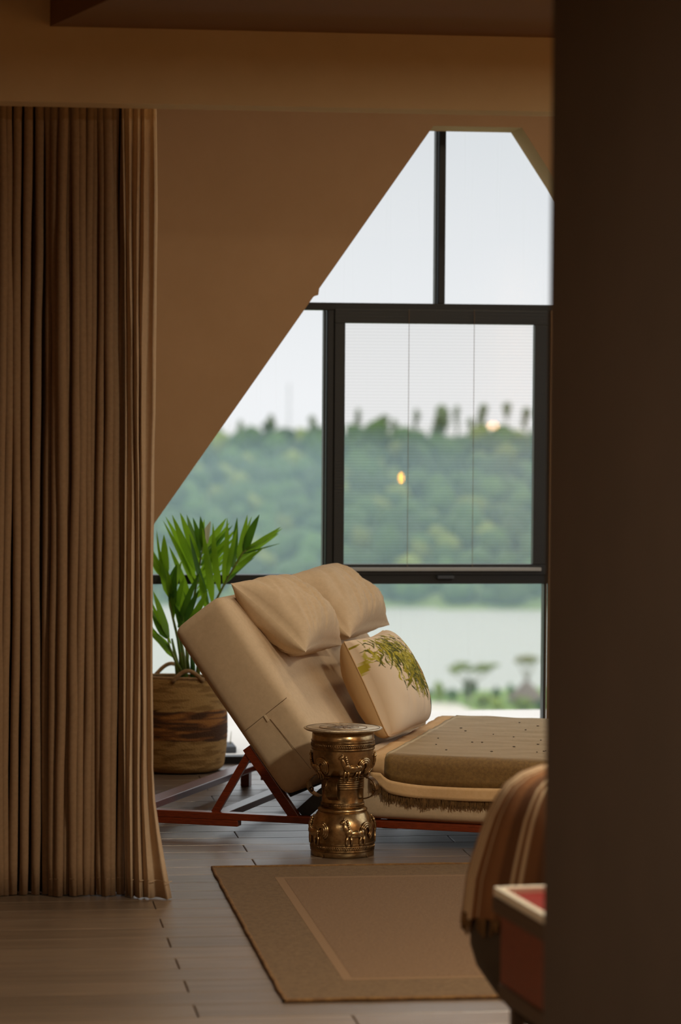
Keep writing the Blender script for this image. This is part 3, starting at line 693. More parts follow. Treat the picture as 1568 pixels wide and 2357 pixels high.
tube(bm, pin, .0022, 6); o2 = from_bm('piping', bm, 'tan_border', e, True); o2.matrix_local = Matrix.Translation(az * .03) @ m

# throw over the foot of the daybed ----------------------------------
thr = empty('bed_throw', BO, 'olive gold throw with tan border and dark fringe draped over the daybed', 'blanket', rz=-BA)
ZM = .342; V_N = -.013; RC = .035
def drape(s):   # arc length from the far edge: across the top, round the near edge, down the side
    Ltop = 1.36
    if s < Ltop: return 1.36 + V_N + RC - s, ZM
    s -= Ltop; q = RC * pi / 2
    if s < q: a = s / RC; return V_N + RC * (1 - sin(a)), ZM - RC * (1 - cos(a))
    return V_N, ZM - RC - (s - q)
SIDE = 1.36 + RC * pi / 2      # arc length where the side starts to hang
def edge_len(u):         # hanging length at u; pulled up at the corner nearest the backrest
    k = min(1, max(0, (u - .872) / .05)); q = min(1, max(0, (u - .92) / .15)); return SIDE + .036 + .026 * (k * (2 - k)) + .010 * q * (2 - q) + .004 * sin(u * 7)
def cloth_strip(name, u0f, u1, s0, s1f, m, nu=44, ns=60, out=0.0):
    vs, fs = [], []
    for j in range(ns + 1):
        t = j / ns
        for i in range(nu + 1):
            w = i / nu
            sg = s0 + (1.5 - s0) * t; ul = u0f(sg); u = ul + (u1 - ul) * w
            s1 = s1f(u); s = (s0(u) if callable(s0) else s0) + (s1 - (s0(u) if callable(s0) else s0)) * t
            v, z = drape(s); nn = .0035 * noise.noise(Vector((u * 9, s * 14, 2))) + .004 * max(0, noise.noise(Vector((u * 3, s * 26, 5)))) * (1 if s < SIDE else .6)
            dn = .006 * max(0, s - SIDE) / .1 * sin(u * 21 + 1.3 * sin(u * 7))
            if s < 1.36: z += nn + out
            else: v -= abs(nn) + dn * .6 + out + .004 * max(0, s - SIDE) / .1
            vs.append((u, v, z))
    for j in range(ns):
        for i in range(nu): fs.append((j * (nu + 1) + i, j * (nu + 1) + i + 1, (j + 1) * (nu + 1) + i + 1, (j + 1) * (nu + 1) + i))
    o = pydata(name, vs, fs, m, thr); so = o.modifiers.new('thick', 'SOLIDIFY'); so.thickness = .003; so.offset = 1; return o
ue = lambda s: .800 + .088 * min(1, max(0, s) / SIDE)          # left edge of the olive field
cloth_strip('field', ue, 1.97, 0.0, edge_len, 'olive')
cloth_strip('border', lambda s: ue(s) - .062, 1.97, 0.0, lambda u: edge_len(u) , 'tan_border', nu=50, out=-.0035)
# lower border band and corner
def band(name, off0, off1, u0, m, out, nu=90, ns=4):
    vs, fs = [], []
    for j in range(ns + 1):
        for i in range(nu + 1):
            u = u0 + (1.97 - u0) * i / nu; s = edge_len(u) + off0 + (off1 - off0) * j / ns
            if u < .90: s = min(s, edge_len(u) + off0 + (off1 - off0) * j / ns)
            v, z = drape(s); dn = .006 * (s - SIDE) / .1 * sin(u * 21 + 1.3 * sin(u * 7))
            vs.append((u, v - .6 * dn - out - .004 * (s - SIDE) / .1, z))
    for j in range(ns):
        for i in range(nu): fs.append((j * (nu + 1) + i, j * (nu + 1) + i + 1, (j + 1) * (nu + 1) + i + 1, (j + 1) * (nu + 1) + i))
    o = pydata(name, vs, fs, m, thr); so = o.modifiers.new('thick', 'SOLIDIFY'); so.thickness = .003; return o
band('border', -.002, .046, .835, 'tan_border', .002)
rr = random.Random(3); vs, fs = [], []
for k in range(1500):
    u = rr.uniform(.84, 1.97); s = edge_len(u) + .044; v, z = drape(s); ln = rr.uniform(.014, .036) * (1 + .5 * noise.noise(Vector((u * 38, 0, 1)))); w = .0016
    dx = rr.uniform(-.008, .008); vo_ = v - .003 - rr.uniform(0, .006); b0 = len(vs)
    for t in (0, .5, 1):
        vs += [(u - w + dx * t, vo_ + .004 * t, z - ln * t), (u + w + dx * t, vo_ + .004 * t - .001, z - ln * t)]
    fs += [(b0, b0 + 1, b0 + 3, b0 + 2), (b0 + 2, b0 + 3, b0 + 5, b0 + 4)]
tag(pydata('fringe', vs, fs, 'fringe', thr), kind='stuff')
bm = bmesh.new()
for k in range(26):
    u, v = rr.uniform(.95, 1.6), rr.uniform(.1, 1.25); ellipsoid(bm, (u, v, ZM + .006), (rr.uniform(.003, .007), .003, .002), 1)
tag(from_bm('slub', bm, 'chair_dark', thr, True), kind='stuff')

# ------------------------------------------------------------------ drum table
TC = onz(788, 1966); 
tb = empty('drum_table', (TC.x, TC.y, 0), 'bronze waisted drum side table with raised horse figures', 'table')
k_ = .000264 * 1.012; R_ = .0002641
def zz(y): return max(0, (2055 - y) * k_)
def rr_(w): return w * R_
body = [(433, 2055), (433, 1985), (433, 1862), (434, 1700), (430, 1640), (415, 1590), (385, 1530), (350, 1480), (326, 1452)]
waist = [(300, 1400), (286, 1370), (284, 1250), (285, 1000), (300, 985)]
cup = [(318, 975), (350, 935), (380, 890), (405, 835), (418, 760), (422, 640), (424, 480), (421, 385)]
bm = bmesh.new(); lathe(bm, [(rr_(a), zz(b)) for a, b in body], 72); from_bm('base', bm, 'brass', tb, True)
bm = bmesh.new(); lathe(bm, [(rr_(a), zz(b)) for a, b in [(330, 1462), (340, 1446), (338, 1425), (310, 1404)]], 72); from_bm('collar_ring', bm, 'brass', tb, True)
bm = bmesh.new(); lathe(bm, [(rr_(a), zz(b)) for a, b in waist], 72); from_bm('waist', bm, 'brass', tb, True)
bm = bmesh.new(); lathe(bm, [(rr_(a), zz(b)) for a, b in cup], 72); from_bm('bowl', bm, 'brass', tb, True)
bm = bmesh.new(); lathe(bm, [(rr_(a), zz(b)) for a, b in [(400, 384), (500, 372), (530, 356), (539, 346), (536, 338), (500, 336), (330, 340), (325, 335), (40, 335)]], 72); pt_ = from_bm('plate', bm, 'brass_plate', tb, True)
for r0 in (500, 325, 215, 110):
    bm = bmesh.new(); zt_ = zz(335); tube(bm, [(rr_(r0) * cos(a * pi / 36), rr_(r0) * sin(a * pi / 36), zt_) for a in range(73)], .0014, 5, False); from_bm('plate_ring', bm, 'brass_dark', pt_, True)
bm = bmesh.new()
for a in range(24):      # star raised in the middle of the plate
    an = a * pi / 12; r1 = .054 if a % 2 == 0 else .026
    an2 = (a + 1) * pi / 12; r2 = .026 if a % 2 == 0 else .054
    bm.faces.new([bm.verts.new((0, 0, zz(335) + .003)), bm.verts.new((r1 * cos(an), r1 * sin(an), zz(335) + .0008)), bm.verts.new((r2 * cos(an2), r2 * sin(an2), zz(335) + .0008))])
from_bm('star', bm, 'brass_dark', pt_)
def ringband(y0, y1, r, m='brass_dark', n=3, teeth=True):
    bm = bmesh.new(); pr = []
    for k in range(n * 4 + 1):
        t = k / (n * 4); pr.append((rr_(r) + .0016 * abs(sin(t * n * pi)) + .0004, zz(y1 + (y0 - y1) * t)))
    pr = [(rr_(r) - .003, pr[0][1])] + pr + [(rr_(r) - .003, pr[-1][1])]
    lathe(bm, pr, 72, False)
    if teeth:
        zc = zz((y0 + y1) / 2)
        for a in range(90): 
            an = a * 2 * pi / 90; c, s = cos(an), sin(an); bbox(bm, -.0012, .0012, -.0012, .0012, -.006, .006, Matrix.Translation(((rr_(r) + .0014) * c, (rr_(r) + .0014) * s, zc)) @ Matrix.Rotation(an, 4, 'Z'))
    from_bm('band', bm, m, tb, True)
ringband(492, 625, 428, n=4); ringband(1862, 1985, 433, n=4); ringband(1010, 1155, 286, n=5, teeth=False); ringband(1335, 1400, 288, n=3)
# strap handles round the waist
CAMA = math.atan2(-TC.y, -TC.x)     # direction of the camera from the table
for hk in range(4):
    an = CAMA + radians(-19 + 90 * hk); bm = bmesh.new(); pts = []
    for k in range(19):
        t = -1.45 + k * 2.9 / 18; pts.append((.072 + .0515 * cos(t) + .004, zz(1130) - .038 * sin(t) * 1.02))
    prev = None
    for k, (r, z) in enumerate(pts):
        t = -1.45 + k * 2.9 / 18; hw = .024 - .006 * abs(sin(t)); nx_, nz_ = cos(t), -sin(t); ring = []
        for s, d in ((-1, 0), (1, 0), (1, .004), (-1, .004)):
            ring.append(bm.verts.new(Matrix.Rotation(an, 4, 'Z') @ Vector((r + nx_ * d, s * hw, z + nz_ * d))))
        if prev: 
            for q in range(4): bm.faces.new((prev[q], prev[(q + 1) % 4], ring[(q + 1) % 4], ring[q]))
        else: bm.faces.new(ring[::-1])
        prev = ring
    bm.faces.new(prev); hd = from_bm('handle', bm, 'brass_dark', tb)
    bm = bmesh.new()
    for s in (-1, 1):
        tube(bm, [Matrix.Rotation(an, 4, 'Z') @ Vector((r + .004, s * (.022 - .006 * abs(sin(-1.45 + k * 2.9 / 18))), z)) for k, (r, z) in enumerate(pts)], .0013, 5)
    ellipsoid(bm, Matrix.Rotation(an, 4, 'Z') @ Vector((.118, 0, zz(1195))), (.008, .008, .010), 2)
    from_bm('handle_ornament', bm, 'brass_dark', hd, True)
# raised horses: mesh built flat (x along the drum, y up, z out) then wrapped
def horse(flip=1):
    bm = bmesh.new()
    def E(x, y, z, a, b, c, rot=0): ellipsoid(bm, (x, y, z), (a, b, c), 2, Matrix.Rotation(rot, 4, 'Z'))
    E(0, 0, .003, .024, .011, .008); E(-.018, .004, .003, .011, .013, .008); E(.018, .002, .003, .012, .012, .008)
    E(-.028, .018, .004, .007, .017, .006, .35); E(-.035, .034, .005, .0095, .0055, .006, .5); E(-.031, .041, .004, .002, .005, .003)
    for k in range(5): E(-.022 + .0015 * k, .035 - k * .006, .005, .004, .0045, .004)
    for x, dx in ((-.022, -.004), (-.014, .003), (.016, -.003), (.024, .004)): tube(bm, [(x, -.006, .003), (x + dx, -.020, .004), (x + dx * .6, -.033, .003)], [.005, .0034, .0032], 6)
    cx, cy_ = .038, .006
    for off, rad in ((-.003, .0034), (.003, .0040), (.0085, .0034)):
        tube(bm, [(cx + (.013 + off) * cos(a), cy_ + (.015 + off) * sin(a), .004) for a in [2.9 - k * .36 for k in range(12)]], rad, 6)
    return bm
def wrap(name, r_at, zc, an0, sc=1.0):
    bm = horse()
    for v in bm.verts:
        z = zc + v.co.y * sc; r = r_at(z); a = an0 + v.co.x * sc / .112; v.co = Vector(((r + v.co.z) * cos(a), (r + v.co.z) * sin(a), z))
    from_bm(name, bm, 'brass', tb, True)
def rfun(prof):
    pp = sorted((zz(b), rr_(a)) for a, b in prof)
    def f(z):
        for (z0, r0), (z1, r1) in zip(pp, pp[1:]):
            if z0 <= z <= z1: return r0 + (r1 - r0) * (z - z0) / (z1 - z0 + 1e-9)
        return pp[0][1] if z < pp[0][0] else pp[-1][1]
    return f
rb, rc_ = rfun(body), rfun(cup)
for k in range(4):
    wrap('horse_figure', rc_, zz(868), CAMA + radians(20 + 90 * k), 1.3)
    wrap('horse_figure', rb, zz(1728), CAMA + radians(24 + 90 * k), 1.3)

# ------------------------------------------------------------------ rug
rug = empty('rug', (1.9, 9.1, 0), 'flat woven brown rug with a darker border on the floor', 'rug'); rinv = Matrix.Translation(-Vector(rug.location))
RX0, RX1, RY0, RY1 = .898, 3.05, 8.015, 10.32
def rpart(name, x0, x1, y0, y1, z1, m, nx=2, ny=2):
    o = box(name, x0, x1, y0, y1, .0005, z1, m, rug); o.matrix_parent_inverse = rinv; return o
IX0, IX1, IY0, IY1 = 1.092, 2.86, 8.28, 10.085
rpart('border', RX0, RX1, RY0, RY1, .0060, 'rug_border')
rpart('field_outline', IX0, IX1, IY0, IY1, .0066, 'rug_line')
rpart('field', IX0 + .03, IX1 - .03, IY0 + .03, IY1 - .03, .0072, 'rug_field')
bm = bmesh.new(); pts = []
def wig(a, b, n, k):
    for i in range(n):
        t = i / n; q = Vector(a).lerp(Vector(b), t); q += Vector((.004 * noise.noise(Vector((i * .35, k, 0))), .004 * noise.noise(Vector((i * .35, k, 5))), .004 * max(0, noise.noise(Vector((i * .25, k, 9)))))); pts.append(q)
wig((RX0, RY0, .005), (RX0, RY1, .005), 60, 1); wig((RX0, RY1, .005), (RX1, RY1, .005), 60, 2); wig((RX1, RY1, .005), (RX1, RY0, .005), 60, 3); wig((RX1, RY0, .005), (RX0, RY0, .005), 60, 4)
pts.append(pts[0]); tube(bm, pts, .0062, 8, False); o = from_bm('edging', bm, 'rug_edge', rug, True); o.matrix_parent_inverse = rinv

# ------------------------------------------------------------------ basket and palm
BC = onz(412, 1772); BC.z = 0
bs = empty('woven_basket', BC, 'round coiled straw basket with brown banded middle holding a palm', 'basket')
bh = .405; vs, fs = [], []; nr, nk = 110, 64
def brad(t): return .190 + .024 * sin(pi * min(1, t * .95 + .02)) ** .8 - .006 * t
cols = []
for j in range(nr + 1):
    t = j / nr; z = .006 + bh * t; tilt = 0
    for k in range(nk):
        a = 2 * pi * k / nk; r = brad(t) * (1 + .012 * sin(3 * a + 1) * t) + .0022 * abs(sin(j * pi / 2.2)) + .0012 * noise.noise(Vector((cos(a) * 6, sin(a) * 6, t * 60)))
        if t < .06: r -= .016 * (1 - t / .06) ** 2
        vs.append((r * cos(a), r * sin(a), z - .010 * t * sin(a + .4)))
        nz_ = noise.noise(Vector((cos(a) * 2.5, sin(a) * 2.5, t * 30)))
        if .34 < t + .02 * nz_ < .66:
            b_ = noise.noise(Vector((cos(a) * 1.8, sin(a) * 1.8, t * 34 + 5))); 
            c = lin((84, 54, 28)) if b_ > .1 else (lin((172, 116, 56)) if b_ < -.18 else lin((128, 82, 40)))
        else: c = lin((182, 144, 86)) if nz_ > -.1 else lin((150, 114, 62))
        cols.append(c)
for j in range(nr):
    for k in range(nk): fs.append((j * nk + k, j * nk + (k + 1) % nk, (j + 1) * nk + (k + 1) % nk, (j + 1) * nk + k))
fs.append(tuple(range(nk))[::-1])
o = pydata('weave', vs, fs, 'basket', bs); ca = o.data.color_attributes.new('Col', 'FLOAT_COLOR', 'POINT')
for i, c in enumerate(cols): ca.data[i].color = (*c, 1)
so = o.modifiers.new('thick', 'SOLIDIFY'); so.thickness = .010
bm = bmesh.new(); tube(bm, [(brad(1) * cos(2 * pi * k / 48), brad(1) * sin(2 * pi * k / 48), .006 + bh - .010 * sin(2 * pi * k / 48 + .4)) for k in range(49)], .0065, 8, False); from_bm('rim', bm, 'rope', bs, True)
for s in (-1, 1):
    bm = bmesh.new(); an = -pi / 2 + .12 if s < 0 else pi / 2 + .12
    tube(bm, [Matrix.Rotation(an, 4, 'Z') @ Vector((brad(1) - .002, -.07 + .14 * k / 12, bh + .0 + .048 * sin(pi * k / 12))) for k in range(13)], .009, 8); from_bm('handle', bm, 'rope', bs, True)
# palm
ps = empty('palm_plant', BC + Vector((0, 0, .02)), 'green feathery palm growing in the straw basket', 'plant'); pinv = Matrix.Translation(-Vector(ps.location))
bm = bmesh.new(); lathe(bm, [(.150, .02), (.172, .18), (.172, .300)], 32); o = from_bm('soil', bm, 'soil', ps)
def zp(x, y, dy): return onY(320 + x / 4.356, 1160 + y / 4.356, BC.y + dy)
def leaflet(base, tip, w, parent, m, bow, r):
    A, B = base, tip; d = B - A; L_ = d.length; side = d.cross(Vector((0, 1, .15))).normalized(); nrm = side.cross(d).normalized()
    if r.random() < .5: pass
    tw = r.uniform(-.7, .7); vs, fs = [], []; n = 9
    for i in range(n + 1):
        t = i / n; c = A + d * t + side * bow * L_ * sin(pi * t) * .5 + Vector((0, 0, -.02 * t * t)) * 0 + nrm * (.06 * L_ * sin(pi * t) * r.uniform(.6, 1.0))
        ww = w * (min(1, t * 4 + .25) if t < .25 else (1 - ((t - .25) / .75) ** 2.2)) + .0004
        s2 = (side * cos(tw) + nrm * sin(tw))
        vs += [c - s2 * ww + nrm * .25 * ww, c, c + s2 * ww + nrm * .25 * ww]
        if i: k = 3 * i; fs += [(k - 3, k - 2, k + 1, k), (k - 2, k - 1, k + 2, k + 1)]
    o = pydata('leaflet', vs, fs, m, parent)
def frond(rach, dys, leaves, m, w=.0125, seed=1):
    r = random.Random(seed); pts = [zp(x, y, dy) for (x, y), dy in zip(rach, dys)]
    bm = bmesh.new(); n = len(pts); tube(bm, pts, [.008 - .0055 * i / (n - 1) for i in range(n)], 7)
    f = from_bm('frond', bm, 'stem', ps, True); f.matrix_parent_inverse = pinv
    for (bx, by), (tx, ty), *ex in leaves:
        # leaflet springs from the rachis at the depth of its base
        dist = [(abs(bx - x) + abs(by - y), dy) for (x, y), dy in zip(rach, dys)]; dist.sort(); db = dist[0][1]
        dt = db + r.uniform(-.09, .09)
        leaflet(zp(bx, by, db), zp(tx, ty, dt), w * (ex[0] if ex else 1), f, ex[1] if len(ex) > 1 else (m if r.random() < .8 else 'leaf_dark'), r.uniform(-.06, .06), r)
    return f
frond([(520, 1690), (640, 1250), (760, 990), (870, 780), (1040, 490), (1180, 375)], [0, -.02, -.05, -.07, -.08, -.08],
      [((1050, 490), (1208, 105), 1.5), ((1045, 495), (1132, 122), .9), ((990, 565), (1088, 108), 1.2), ((940, 640), (985, 135), 1.2), ((890, 720), (985, 240), 1), ((850, 800), (885, 135), 1.3),
       ((810, 880), (742, 188), 1.3), ((740, 1000), (636, 240), 1.3), ((700, 1020), (505, 300), 1.3), ((690, 1080), (600, 690), 1.1),
       ((1060, 475), (1425, 228), 1.1), ((1000, 545), (1440, 245), 1.1), ((960, 610), (1405, 298), 1.1), ((900, 720), (1250, 440), .9), ((860, 800), (1165, 530), .7), ((1030, 505), (1415, 395), .3), ((1120, 420), (1400, 290), .6)], 'leaf', seed=1)
frond([(480, 1690), (500, 1300), (560, 900), (610, 600), (640, 420)], [.04, .05, .06, .06, .06],
      [((622, 470), (540, 135), 1.2), ((612, 540), (478, 105), 1.3), ((604, 600), (412, 85), 1.5), ((590, 690), (332, 108), 1.4), ((570, 760), (266, 125), 1.3), ((555, 830), (240, 165), 1.1),
       ((634, 440), (616, 122), 1.2), ((640, 430), (655, 148), .9), ((645, 430), (718, 170), 1.5, 'leaf_tip'), ((630, 500), (875, 142), 1.4), ((625, 560), (912, 182), 1.1), ((620, 620), (940, 212), 1.1),
       ((612, 680), (985, 240), 1), ((605, 740), (980, 320), 1), ((595, 800), (960, 400), .9), ((585, 850), (930, 500), .9), ((575, 900), (860, 640), .9), ((560, 950), (800, 740), .9), ((520, 1000), (300, 420), 1.1), ((505, 1060), (380, 600), 1.2, 'leaf_dark')], 'leaf', seed=2)
frond([(440, 1690), (390, 1350), (330, 1100), (290, 880), (250, 700)], [-.03, -.04, -.05, -.05, -.05],
      [((262, 760), (250, 305), 1.5), ((255, 720), (178, 262), .5), ((262, 730), (192, 428), 1), ((250, 700), (70, 360), .8), ((258, 740), (60, 440), 1.3), ((270, 780), (62, 500), .8), ((290, 880), (380, 600), 1.6, 'leaf_dark'), ((310, 980), (430, 560), 1.3),
       ((330, 1080), (370, 640), 1.4, 'leaf_dark'), ((340, 1120), (450, 730), 1.2), ((300, 930), (210, 560), 1.2), ((345, 1150), (280, 640), 1.3)], 'leaf', seed=3)
frond([(430, 1690), (360, 1560), (310, 1440), (285, 1340)], [-.06, -.08, -.09, -.1],
      [((300, 1340), (140, 868), 1.5), ((285, 1350), (112, 1040), 1.6), ((310, 1450), (60, 1210), 1.3), ((320, 1480), (60, 1260), .9), ((330, 1500), (80, 1180), .4), ((300, 1330), (60, 1020), .7), ((320, 1400), (60, 880), .7), ((350, 1540), (110, 1280), 1.2)], 'leaf', seed=4)
frond([(500, 1690), (470, 1400), (450, 1200)], [-.05, -.08, -.1],
      [((395, 1240), (612, 675), 1.3, 'leaf_dark'), ((450, 1180), (545, 930), 1.1), ((470, 1200), (600, 870), 1.4, 'leaf_dark'), ((480, 1250), (690, 860), 1.3), ((450, 1200), (330, 820), 1.2), ((460, 1230), (410, 760), 1.2), ((480, 1300), (640, 1000), 1.3, 'leaf_dark'), ((470, 1350), (350, 1000), 1.4, 'leaf_dark')], 'leaf', seed=5)
for (x0, y0), (x1, y1), m_, rd in (((400, 1700), (330, 1350), 'stem', .012), ((470, 1720), (420, 1350), 'stem', .014), ((540, 1740), (520, 1400), 'leaf_dark', .014), ((450, 1720), (425, 1490), 'stem_red', .006), ((580, 1740), (600, 1350), 'stem', .012), ((430, 1700), (400, 1300), 'leaf_dark', .014)):
    bm = bmesh.new(); q0, q1 = zp(x0, y0 + 100, .0), zp(x1, y1, -.02); tube(bm, [q0, (q0 + q1) / 2 + Vector((.004, 0, 0)), q1], [rd, rd * .8, rd * .35], 8); o = from_bm('stem', bm, m_, ps, True); o.matrix_parent_inverse = pinv

# ------------------------------------------------------------------ chair, throw, side cabinet and tray by the partition
CD = 7.3
Q = atd(1400, 1178, CD); Q.z = 0
CA = math.atan2(-Q.y, -Q.x)          # towards the viewer
ch = empty('tub_chair', Q, 'dark round backed tub chair half hidden behind the partition wall', 'chair', rz=CA)   # local +x faces the viewer
ch.scale = (.72, 1, 1)
def cpt(x, y): return ((1400 - x) * CD / F, CAM_H - (y - 911) / F * CD)
prof = [(.17, .0), (.17, .02), (.09, .04), (.09, .075), (.17, .10)] + [cpt(*q) for q in ((1210, 2357), (1150, 2290), (1105, 2225), (1091, 2180), (1090, 2100), (1097, 2040))]
bm = bmesh.new(); lathe(bm, prof, 48)
from_bm('tub', bm, 'chair_dark', ch, True)
bprof = [cpt(*q) for q in ((1092, 2110), (1101, 2030), (1113, 1985), (1130, 1930), (1146, 1885), (1166, 1846), (1186, 1818), (1215, 1796), (1258, 1780), (1310, 1768), (1365, 1762))]
def shell(bm, off, a0, a1, pr, n=36, thick=.05):
    rings = []
    for sgn in (0, 1):
        rr2 = []
        for r, z in pr:
            rr2.append([bm.verts.new((max(.005, r + off - sgn * thick) * cos(a0 + (a1 - a0) * k / n), max(.005, r + off - sgn * thick) * sin(a0 + (a1 - a0) * k / n), z + off - sgn * thick * .7)) for k in range(n + 1)])
        rings.append(rr2)
    o_, i_ = rings; m_ = len(pr)
    for j in range(m_ - 1):
        for k in range(n):
            bm.faces.new((o_[j][k], o_[j][k + 1], o_[j + 1][k + 1], o_[j + 1][k])); bm.faces.new((i_[j][k], i_[j + 1][k], i_[j + 1][k + 1], i_[j][k + 1]))
    for j in range(m_ - 1):
        for k in (0, n): bm.faces.new((o_[j][k], o_[j + 1][k], i_[j + 1][k], i_[j][k]))
    for k in range(n): bm.faces.new((o_[0][k], i_[0][k], i_[0][k + 1], o_[0][k + 1])); bm.faces.new((o_[-1][k], o_[-1][k + 1], i_[-1][k + 1], i_[-1][k]))
bm = bmesh.new(); shell(bm, 0, -1.9, 1.9, bprof); from_bm('backrest', bm, 'chair_dark', ch, True)
bm = bmesh.new(); ellipsoid(bm, (0, 0, .47), (.26, .26, .05), 3); from_bm('seat_cushion', bm, 'chair_dark', ch, True)
# striped throw over the back
tp = [(bprof[0][0], bprof[0][1] - .006)] + bprof; TZ = bprof[0][1]; n = 120; vs, fs, cl = [], [], []
rr = random.Random(8); stripes = []
a = -1.75
while a < 1.75:
    w = rr.uniform(.05, .16); stripes.append((a, a + w, rr.choice([(150, 118, 86), (134, 90, 54), (170, 142, 110), (122, 80, 46), (156, 126, 96), (100, 64, 36)]))); a += w
    stripes.append((a, a + .022, (226, 202, 166))); a += .022
m_ = 22
for j in range(m_ + 1):
    t = j / m_ * (len(tp) - 1); i0 = min(int(t), len(tp) - 2); f_ = t - i0; r0 = tp[i0][0] + (tp[i0 + 1][0] - tp[i0][0]) * f_; z0 = tp[i0][1] + (tp[i0 + 1][1] - tp[i0][1]) * f_
    for k in range(n + 1):
        an = -1.75 + 3.5 * k / n; wv = .006 * sin(an * 19 + 2 * sin(an * 5)) * (1 - j / m_ * .7)
        zr = z0 + (.03 * noise.noise(Vector((an * 6, 0, 3))) if j == 0 else 0) + .012
        rr0 = r0 + .012 + wv; vs.append((rr0 * cos(an), rr0 * sin(an), zr))
        c = next((s[2] for s in stripes if s[0] <= an < s[1]), (150, 116, 84)); cl.append(lin(c))
for j in range(m_):
    for k in range(n): fs.append((j * (n + 1) + k, j * (n + 1) + k + 1, (j + 1) * (n + 1) + k + 1, (j + 1) * (n + 1) + k))
te = empty('striped_throw', Q + Vector((0, 0, TZ)), 'brown and cream striped throw draped over the tub chair back', 'blanket', rz=CA)
te.scale = (.72, 1, 1); o = pydata('cloth', [(x, y, z - TZ) for x, y, z in vs], fs, 'throw_stripes', te); ca = o.data.color_attributes.new('Col', 'FLOAT_COLOR', 'POINT')
for i, c in enumerate(cl): ca.data[i].color = (*c, 1)
so = o.modifiers.new('thick', 'SOLIDIFY'); so.thickness = .005; so.offset = 1
bm = bmesh.new(); rr = random.Random(2)
for k in range(150):
    an = rr.uniform(-1.7, 1.7); r0 = bprof[0][0] + .014 + rr.uniform(-.006, .006); c, s = cos(an), sin(an); tube(bm, [(r0 * c, r0 * s, .01), ((r0 + .004) * c + .004 * rr.uniform(-1, 1), (r0 + .004) * s, -.008 - rr.uniform(0, .035))], [.0045, .003], 5)
tag(from_bm('fringe', bm, 'rug_edge', te, True), kind='stuff')
# cabinet with tray
ZTOP = .50
P1, P2 = onz(1138, 2042, ZTOP + .02), onz(1280, 2124, ZTOP + .02); P1.z = P2.z = 0
ex = (P1 - P2).normalized(); ey = Vector((ex.y, -ex.x, 0))     # ex away from viewer, ey to the right
cab = empty('side_cabinet', P2, 'red brown wooden side cabinet on legs beside the tub chair', 'cabinet'); 
cab.rotation_euler = (0, 0, math.atan2(ey.y, ey.x)); LC = (P1 - P2).length; DX = LC
# local: x = right, y = away
def cb(name, x0, x1, y0, y1, z0, z1, m, par=cab, bv=.004): return box(name, x0, x1, y0, y1, z0, z1, m, par, bevel=bv)
cb('top', -.004, .42, -.02, LC + .004, ZTOP - .035, ZTOP, 'cab_dark')
cb('body', .012, .40, .0, LC - .012, .30, ZTOP - .036, 'cab_red')
cb('bottom_rail', .008, .405, -.004, LC - .008, .262, .299, 'cab_dark')
for x, yy in ((.03, .03), (.36, .03), (.03, LC - .06), (.36, LC - .06)): cb('leg', x, x + .03, yy, yy + .03, 0, .262, 'cab_dark')
tr = empty('serving_tray', P2 + Vector((0, 0, ZTOP)), 'red serving tray with a pale cream rim on the cabinet', 'tray', rz=cab.rotation_euler.z)
cb('base', .0, .40, .0, LC - .002, .001, .006, 'tray_red', tr, .001)
for q in ((-.002, .016, 0, LC), (.386, .402, 0, LC), (.016, .386, LC - .016, LC), (.016, .386, 0, .016)): cb('rim', *q, .001, .022, 'tray_rim', tr, .004)

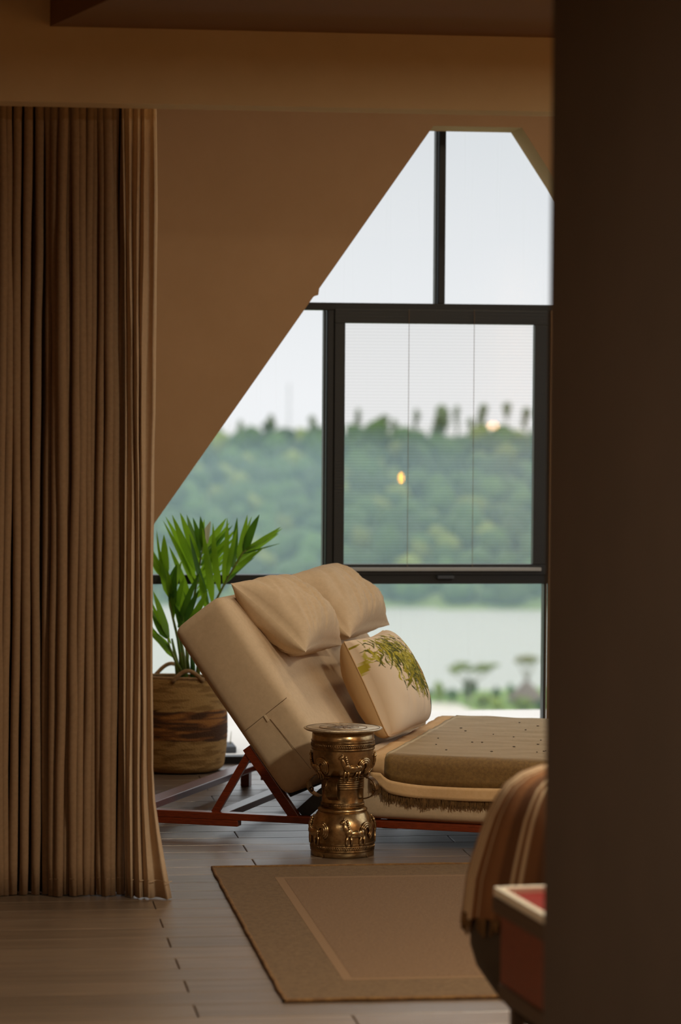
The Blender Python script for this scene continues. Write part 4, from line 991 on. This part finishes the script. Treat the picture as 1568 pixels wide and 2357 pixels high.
# ------------------------------------------------------------------ pendant lamps mirrored in the window pane, and added fill lamps
def mirror(px, py, Yl):
    r = ray(px, py); t = (2 * 13.30 - Yl) / r.y; q = CAM + r * t; return Vector((q.x, Yl, q.z))
def pendant(px, py, Yl, r, h, m, label):
    q = mirror(px, py, Yl); zc = 2.8 if Yl < 9.45 else ZC
    e = empty('pendant_lamp', (q.x, q.y, zc), label, 'lamp', 'pendant lamps'); 
    bm = bmesh.new(); tube(bm, [(0, 0, 0), (0, 0, q.z - zc + h * 1.6)], .003, 6); from_bm('cord', bm, 'black_metal', e)
    bm = bmesh.new(); lathe(bm, [(.012, q.z - zc + h), (.016, q.z - zc + h * 1.3), (.012, q.z - zc + h * 1.7), (.004, q.z - zc + h * 1.8)], 16); from_bm('socket', bm, 'brass_dark', e, True)
    bm = bmesh.new(); ellipsoid(bm, (0, 0, q.z - zc), (r, r, h), 3); from_bm('bulb', bm, m, e, True)
pendant(924, 1100, 8.6, .020, .034, 'bulb1', 'slim glowing filament bulb hanging on a cord')
pendant(1135, 980, 7.9, .046, .034, 'bulb2', 'squat glowing globe bulb hanging on a cord')
for k, (x, y, p_) in enumerate(((-.8, 4.2, 30), (2.6, 7.0, 112), (1.0, 10.6, 12), (2.7, 11.4, 6))):  # unseen lamps added as warm fill to brighten the interior
    zc = ZC if x < .5 or y > 9.5 else 2.8
    dz = -.75 if k == 0 else 0      # the first one hangs on a rod
    e = empty('fill_lamp', (x, y, zc), ['added round warm fill lamp near the entrance side', 'added round warm fill lamp under the lowered ceiling', 'added round warm fill lamp between header beam and gable window', 'added round warm fill lamp above the foot of the daybed'][k], 'lamp', 'added fill lamps')
    bm = bmesh.new(); lathe(bm, [(.27, -.02 + dz), (.27, dz)], 32); from_bm('base', bm, 'tray_rim', e)
    bm = bmesh.new(); lathe(bm, [(.10, -.07 + dz), (.20, -.06 + dz), (.245, -.04 + dz), (.25, -.02 + dz)], 32); from_bm('shade', bm, 'fill_lamp_glass', e, True)
    ld = bpy.data.lights.new('fill_light', 'AREA'); ld.shape = 'DISK'; ld.size = .5; ld.energy = p_; ld.color = (1, .88, .68)
    lo = bpy.data.objects.new('fill_light', ld); col.objects.link(lo); lo.parent = e; lo.location = (0, 0, -.08 + dz)
    if dz: bm = bmesh.new(); tube(bm, [(0, 0, 0), (0, 0, dz)], .008, 8); from_bm('rod', bm, 'black_metal', e)
